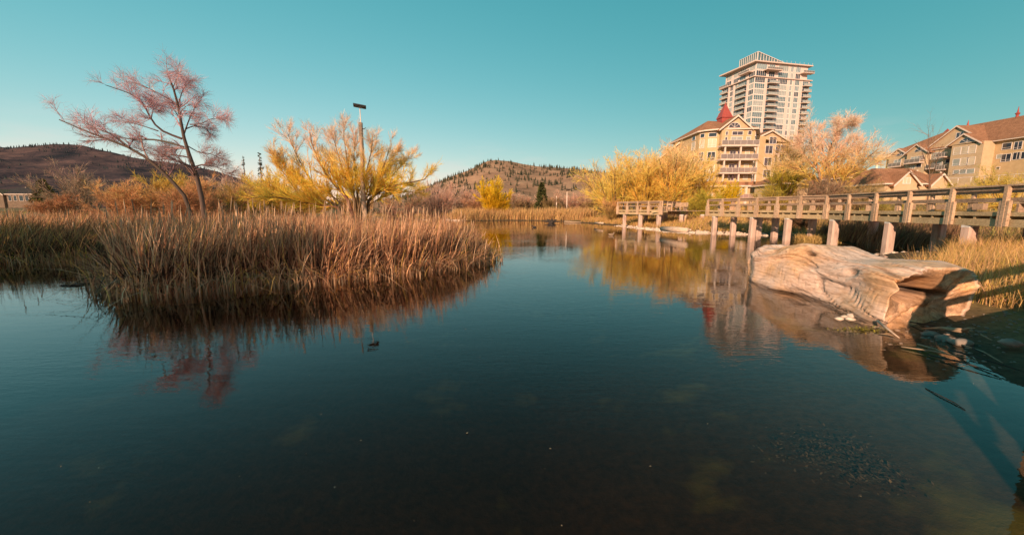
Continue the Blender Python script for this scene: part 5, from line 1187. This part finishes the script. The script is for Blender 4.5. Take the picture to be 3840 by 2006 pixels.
    MB().box((134.2,p[1]-1.8,19.7),(137.8,p[1]+1.8,p[2]-1.5)).build('cupola', MATS['red_metal'], o)
gabled_flats()

# --- houses behind the boardwalk
def house(name, label, pxl, pxr, ry, ey, Y, gables, wallm='stucco_pale', roofm='roof_brown', dep=9.0, zb=2.2, hip=1.8, over=.5):
    a = atY(pxl, ey, Y); b = atY(pxr, ey, Y); ez = (a[2]+b[2])/2; rz = atY((pxl+pxr)/2, ry, Y+dep/2)[2]
    o = empty(name, ((a[0]+b[0])/2, Y, zb), label, 'house')
    MB().box((a[0]+over, Y+over, zb-1),(b[0]-over, Y+dep, ez)).build('wall', MATS[wallm], o)
    MB().box((a[0],Y,ez+.004),(b[0],Y+dep+over,ez+.2)).build('eave', MATS['trim'], o)
    hull('roof', [(x,y,ez+.204) for x in (a[0],b[0]) for y in (Y,Y+dep+over)]+[(a[0]+hip,Y+dep/2,rz),(b[0]-hip,Y+dep/2,rz)], roofm, o)
    fr = ((a[0],Y+over,0.0),(1.0,0.0),(0.0,-1.0))
    for g_ in gables:
        gl_, gr_, gp, wy = g_[:4]; u0 = atY(gl_, ey, Y)[0]-a[0]; u1 = atY(gr_, ey, Y)[0]-a[0]; zp = atY((gl_+gr_)/2, gp, Y)[2]
        gable(o, fr, u0, u1, ez+.05, zp, -3, .55, wall=wallm, over=.35, th=.2); MB().fbox(fr, u0+.1, u1-.1, zb-1, ez+.05, .004, .55).build('wall', MATS[wallm], o)
        if wy:
            z0 = atY((gl_+gr_)/2, wy[1], Y)[2]; z1 = atY((gl_+gr_)/2, wy[0], Y)[2]; uc = (u0+u1)/2; window(o, fr, uc-wy[2], uc+wy[2], z0, z1, .55, wy[3], 2)
    return o, fr, a, ez
house('townhouse', 'brown roofed townhouse with two front gables behind the bare sapling', 3318, 3560, 632, 692, 60, [(3352,3440,645,(668,688,.5,'blind')),(3490,3555,655,None)])
house('townhouse', 'small tan townhouse with a single gable behind the bare brown bush', 2950, 3110, 648, 690, 63, [(2990,3078,655,(680,693,.4,'glass_dark'))])
house('townhouse', 'low brown roofed house half hidden behind the tall pink willow', 3180, 3330, 628, 668, 78, [])
h_, fr_, a_, ez_ = house('house', 'low house with a dark roof and pale porch at the left edge', -60, 128, 704, 730, 118, [(-40,12,712,None)], 'house_wall', 'roof_dark', 12.0, 3.5, 3.0)
house('house', 'second low dark roofed house behind the first at the left edge', 40, 150, 712, 728, 132, [(85,128,704,None)], 'house_wall', 'roof_dark', 10.0, 3.5, 2.0)
for px_, w_ in ((37,.9),(57,.9),(80,1.2),(101,1.0)):
    u = atY(px_, 740, 118.5)[0]-a_[0]; window(h_, fr_, u-w_/2, u+w_/2, 4.6, ez_-.25, 0.003, 'glass_dark', 1, fw=.06, tr='trim')
# retaining wall and terrace fence below the gabled apartments
a, b = atY(3545,660,80), atY(3990,650,64)
tw = empty('terrace_wall', (a[0],a[1],2.5), 'tan terrace wall with pale railing below the gabled apartments', 'wall')
FT, LT = frame2(a[:2], b[:2]); MB().fbox(FT, 0, LT, 1.5, 7.2, -.5, 0).build('wall', MATS['stucco_pale'], tw)
for k in range(int(LT/2)): MB().fbox(FT, k*2, k*2+.1, 7.2, 8.2, -.3, -.2).build('rail_post', MATS['metal_rail'], tw)
MB().fbox(FT, 0, LT, 8.2, 8.3, -.32, -.18).build('rail', MATS['metal_rail'], tw)
# ------------------------------------------------------------------ poles, nest platform, ducks, added shade trees behind the viewer
mat('pale_pole', (0.78,0.66,0.57), (0.66,0.54,0.46), 3, .8, (1,1,.3)); mat('snag_wood', (0.46,0.34,0.24), (0.24,0.17,0.12), 4, .9, (2,2,.4), .8, .04); mat('black_metal', (0.03,0.032,0.035), (0.02,0.02,0.02), 4, .5)
mat('nest', (0.07,0.05,0.04), (0.035,0.028,0.022), 9, .95, None, .6, .05)
def nest_pole():
    b = atY(1362, 740, 39.2); x, y = b[0], b[1]; z0 = gz(x, y); t = atY(1353, 461, 39.2); pt = atY(1349, 401, 39.2)
    o = empty('nest_pole', (x, y, z0), 'tall dead trunk carrying a thin mast with a flat black nest platform', 'pole')
    R_ = np.random.default_rng(4); zs = np.linspace(z0-.4, t[2], 9); pts = [(x+(t[0]-x)*(k/8)+R_.normal(0,.02), y+R_.normal(0,.02), zz) for k, zz in enumerate(zs)]
    tr_ = MB().tube(pts, [.26,.24,.235,.22,.215,.2,.19,.185,.2], 10).build('trunk', MATS['snag_wood'], o, True)
    MB().tube([pts[-1], (t[0]-.02,y,t[2]+.14)], [.1,.02], 6).build('splinter', MATS['snag_wood'], tr_); MB().tube([(t[0]+.05,y,t[2]-.5),(t[0]+.28,y-.1,t[2]-.62),(t[0]+.5,y-.1,t[2]-.48)], [.06,.045,.02], 6).build('broken_limb', MATS['nest'], tr_)
    MB().tube([(t[0],y,t[2]-.4),(pt[0],y,pt[2]-.05)], [.045,.035], 8).build('mast', MATS['pale_pole'], o)
    ca, sa = math.cos(.35), math.sin(.35); c = np.array([pt[0], y, pt[2]]); rt = lambda u, v, w=0: c+np.array([(ca*u-sa*v)*.86, (sa*u+ca*v)*.86, w*.9-.10*u])
    pl_ = MB()
    for v in np.linspace(-.55, .55, 7): pl_.bar(rt(-.62,v), rt(.62,v), .10, .035)
    p_ = pl_.build('platform', MATS['black_metal'], o); f = MB()
    for (a, b_) in (((-.64,-.6),(.64,-.6)),((-.64,.6),(.64,.6)),((-.64,-.6),(-.64,.6)),((.64,-.6),(.64,.6))): f.bar(rt(*a,.06), rt(*b_,.06), .05, .10)
    f.build('platform_rim', MATS['black_metal'], p_)
    br = MB()
    for a in ((-.55,-.5),(.55,-.5),(-.55,.5),(.55,.5)): br.bar(rt(0,0,-.05), rt(*a,-.03), .03, .03)
    br.build('brace', MATS['metal_rail'], p_)
nest_pole()
def pale_pole(label, px, ty, Y, nest=False, r=.09, group='pale poles by the far reeds', cat='pole', lamp=0):
    t = atY(px, ty, Y); x = t[0]; z0 = gz(x, Y); o = empty('pale_pole', (x,Y,z0), label, cat, group)
    MB().tube([(x,Y,z0-.3),(x+.02,Y,(z0+t[2])/2),(x,Y,t[2])], [r*1.15,r,r*.85], 8).build('shaft', MATS['pale_pole'], o, True)
    if nest:
        s = MB(); rg_ = random.Random(int(px))
        for k in range(12):
            a = rg_.uniform(0, 6.28); q = (x+math.cos(a)*rg_.uniform(.5,.9), Y+math.sin(a)*.6, t[2]+rg_.uniform(.05,.4)); s.bar((x-math.cos(a)*.5,Y-math.sin(a)*.4,t[2]+.05), q, .12, .10)
        s.build('nest', MATS['nest'], o); MB().box((x-.55,Y-.45,t[2]),(x+.55,Y+.45,t[2]+.07)).build('board', MATS['dark_timber'], o)
pale_pole('thinnest bare pale pole right of the lone fir', 2087, 736, 84)
pale_pole('pale pole with a dark nest board, middle of the three by the far reeds', 2126.5, 716, 82, True)
pale_pole('tallest pale pole with a dark nest board before the right willows', 2253.5, 704, 76, True)
pale_pole('thin pale mast left of the condominium, nearer the willows', 2597, 660, 64, r=.1, group='masts by the condominium'); pale_pole('thin tan mast close to the left end of the condominium', 2624, 655, 66, r=.1, group='masts by the condominium')
u = empty('utility_pole', (*atY(3288,690,74)[:2], 3), 'white utility pole with one crossarm before the gabled apartments', 'pole')
t = atY(3292, 597, 74); MB().tube([(t[0],74,1.5),(t[0],74,t[2])], [.22,.16], 9).build('shaft', MATS['pale_pole'], u, True); MB().bar((t[0]-.95,74-.2,t[2]-.25),(t[0]+.95,74-.2,t[2]-.15), .14, .18).build('crossarm', MATS['dark_timber'], u)
for dx in (-.85,-.3,.3,.85): MB().tube([(t[0]+dx,73.8,t[2]-.12),(t[0]+dx,73.8,t[2]+.15)], [.06,.04], 6).build('insulator', MATS['dark_stick'], u)

mat('duck_dark', (0.05,0.04,0.035), (0.03,0.025,0.02), 20, .7); mat('duck_brown', (0.32,0.23,0.15), (0.16,0.11,0.075), 25, .8); mat('bill', (0.25,0.17,0.06), None, 10, .5)
def duck(label, px, py, face, m):
    c = atZ(px, py, 0); o = empty('duck', c, label, 'duck', 'ducks on the pond'); f = face; N_ = 14
    pr = [(-.30,.13,.012,.01),(-.26,.115,.05,.04),(-.16,.08,.10,.085),(0,.07,.125,.11),(.12,.08,.11,.10),(.17,.13,.075,.08),(.18,.19,.045,.05),(.195,.235,.045,.045),(.225,.255,.048,.048),(.262,.25,.03,.03),(.275,.245,.012,.012)]
    V = []; 
    for x_, z_, w_, h_ in pr:
        for k in range(N_):
            a = 2*math.pi*k/N_; V.append((c[0]+f*(x_+(0 if x_ < .16 else -.03*math.sin(a))), c[1]+w_*math.cos(a), z_+h_*math.sin(a)-.01))
    Q = [(i*N_+k, i*N_+(k+1)%N_, (i+1)*N_+(k+1)%N_, (i+1)*N_+k) for i in range(len(pr)-1) for k in range(N_)]+[tuple(range(N_)), tuple(range((len(pr)-1)*N_, len(pr)*N_))]
    MB().add(V, Q).build('body', MATS[m], o, True)
    MB().add([(c[0]+f*.265,c[1]-.025,.252),(c[0]+f*.265,c[1]+.025,.252),(c[0]+f*.265,c[1],.228),(c[0]+f*.325,c[1]-.02,.232),(c[0]+f*.325,c[1]+.02,.232),(c[0]+f*.325,c[1],.222)], [(0,1,4,3),(1,2,5,4),(2,0,3,5),(3,4,5),(0,2,1)]).build('bill', MATS['bill'], o)
duck('small dark duck swimming in the open water in front of the far reeds', 2003, 853, -1, 'duck_dark'); duck('brown duck swimming on the pond below the viewing platform', 2293, 883, 1, 'duck_brown')

# floating weed and submerged algae near the viewer
def weed(name, px, py, w, h, n, label, seed, z=.006, col=(0.12,0.10,0.03), size=.05):
    rg = np.random.default_rng(seed); c = atZ(px, py, 0); P_ = np.stack([rg.normal(0, w, n), rg.normal(0, h, n)], 1); P_ += .3*w*np.stack([np.sin(P_[:,1]*9/h*.4), 0*P_[:,1]], 1)
    a = rg.uniform(0, 6.28, n); s = size*rg.uniform(.4, 1.4, n); e = np.stack([np.cos(a), np.sin(a)], 1)*s[:,None]; f = np.stack([-np.sin(a), np.cos(a)], 1)*(s*.45)[:,None]
    q = c[None,:2]+P_; zz = z+rg.uniform(0, .004 if z > 0 else .09, n)
    tl_ = rg.normal(0, .25, n)*s*(z < 0)
    V = np.stack([np.concatenate([q+sx_*e+sy_*f, (zz+tl_*sx_)[:,None]], 1) for sx_, sy_ in ((-1,0),(0,-1),(1,0),(0,1))], 1)
    cc = np.repeat(np.array(col)[None]*rg.lognormal(0,.3,(n,1)), 4, 0)
    o = mesh_np(name, V.reshape(-1,3), [np.arange(n*4).reshape(n,4)], MATS['leafy'], None, cc); tag(o, label, 'weed', kind='stuff')
weed('water_weed', 3190, 1600, .34, .20, 900, 'brown weed mat on the bed in the right foreground', 1, z=gz(*atZ(3190,1600,0)[:2])+.02, col=(0.055,0.04,0.02), size=.02)
weed('water_weed', 3310, 1660, .20, .14, 400, 'smaller brown weed mat beside the larger one in the right foreground', 2, z=gz(*atZ(3310,1660,0)[:2])+.02, col=(0.055,0.04,0.02), size=.02)
weed('pond_moss', 3235, 1236, .20, .07, 420, 'yellow green moss under water in the shallows before the log corner', 3, z=-.05, col=(0.20,0.16,0.02), size=.028)

# unseen evergreens added behind the viewer to shade the foot of the reeds
for k, (x_, y_, h_, w_, lb) in enumerate(((-16.2,-3.6,8.2,5.4,'nearest of the evergreens on the left bank'),(-19.0,-2.2,8.8,5.4,'second evergreen from the water on the left bank'),(-22.0,-1.0,9.0,5.4,'third evergreen from the water on the left bank'),
        (-25.2,0.2,9.4,5.6,'fourth evergreen from the water on the left bank'),(-28.8,1.2,10.0,5.6,'fifth evergreen from the water on the left bank'),(-32.6,1.8,10.6,5.8,'sixth evergreen from the water on the left bank'),(-37,2.2,11.0,5.4,'farthest evergreen from the water on the left bank'))):
    conifer(lb, None, h_, y_, w_, (0.04,0.05,0.015), (0.08,0.085,0.025), 400+k, lay=30, per=10, cards=9, base=(x_, y_, gz(x_, y_)), group='evergreens on the left bank', taper=.62, cs=.13)

# a few bits of leaf and fluff on the water
rg = np.random.default_rng(55); n_ = 34
px_ = rg.uniform(150, 3400, n_); py_ = rg.uniform(1080, 1990, n_); q = np.array([atZ(a, b, .004) for a, b in zip(px_, py_)])
k_ = pond_sd(q[:,0], q[:,1]) < -.6; q = q[k_]; n_ = len(q); a = rg.uniform(0, 6.28, n_); s_ = rg.uniform(.004, .012, n_)
V = np.stack([q+np.stack([np.cos(a+t_)*s_*w_, np.sin(a+t_)*s_*w_, rg.uniform(0,.006,n_)], 1) for t_, w_ in ((0,1),(1.57,.5),(3.14,1),(4.71,.5))], 1)
o = mesh_np('floating_leaves', V.reshape(-1,3), [np.arange(n_*4).reshape(n_,4)], MATS['leafy'], None, np.repeat(np.array([(0.30,0.23,0.15)])*rg.lognormal(0,.5,(n_,1)), 4, 0)); tag(o, 'tiny bits of leaf and fluff floating on the dark water', 'leaves', kind='stuff')
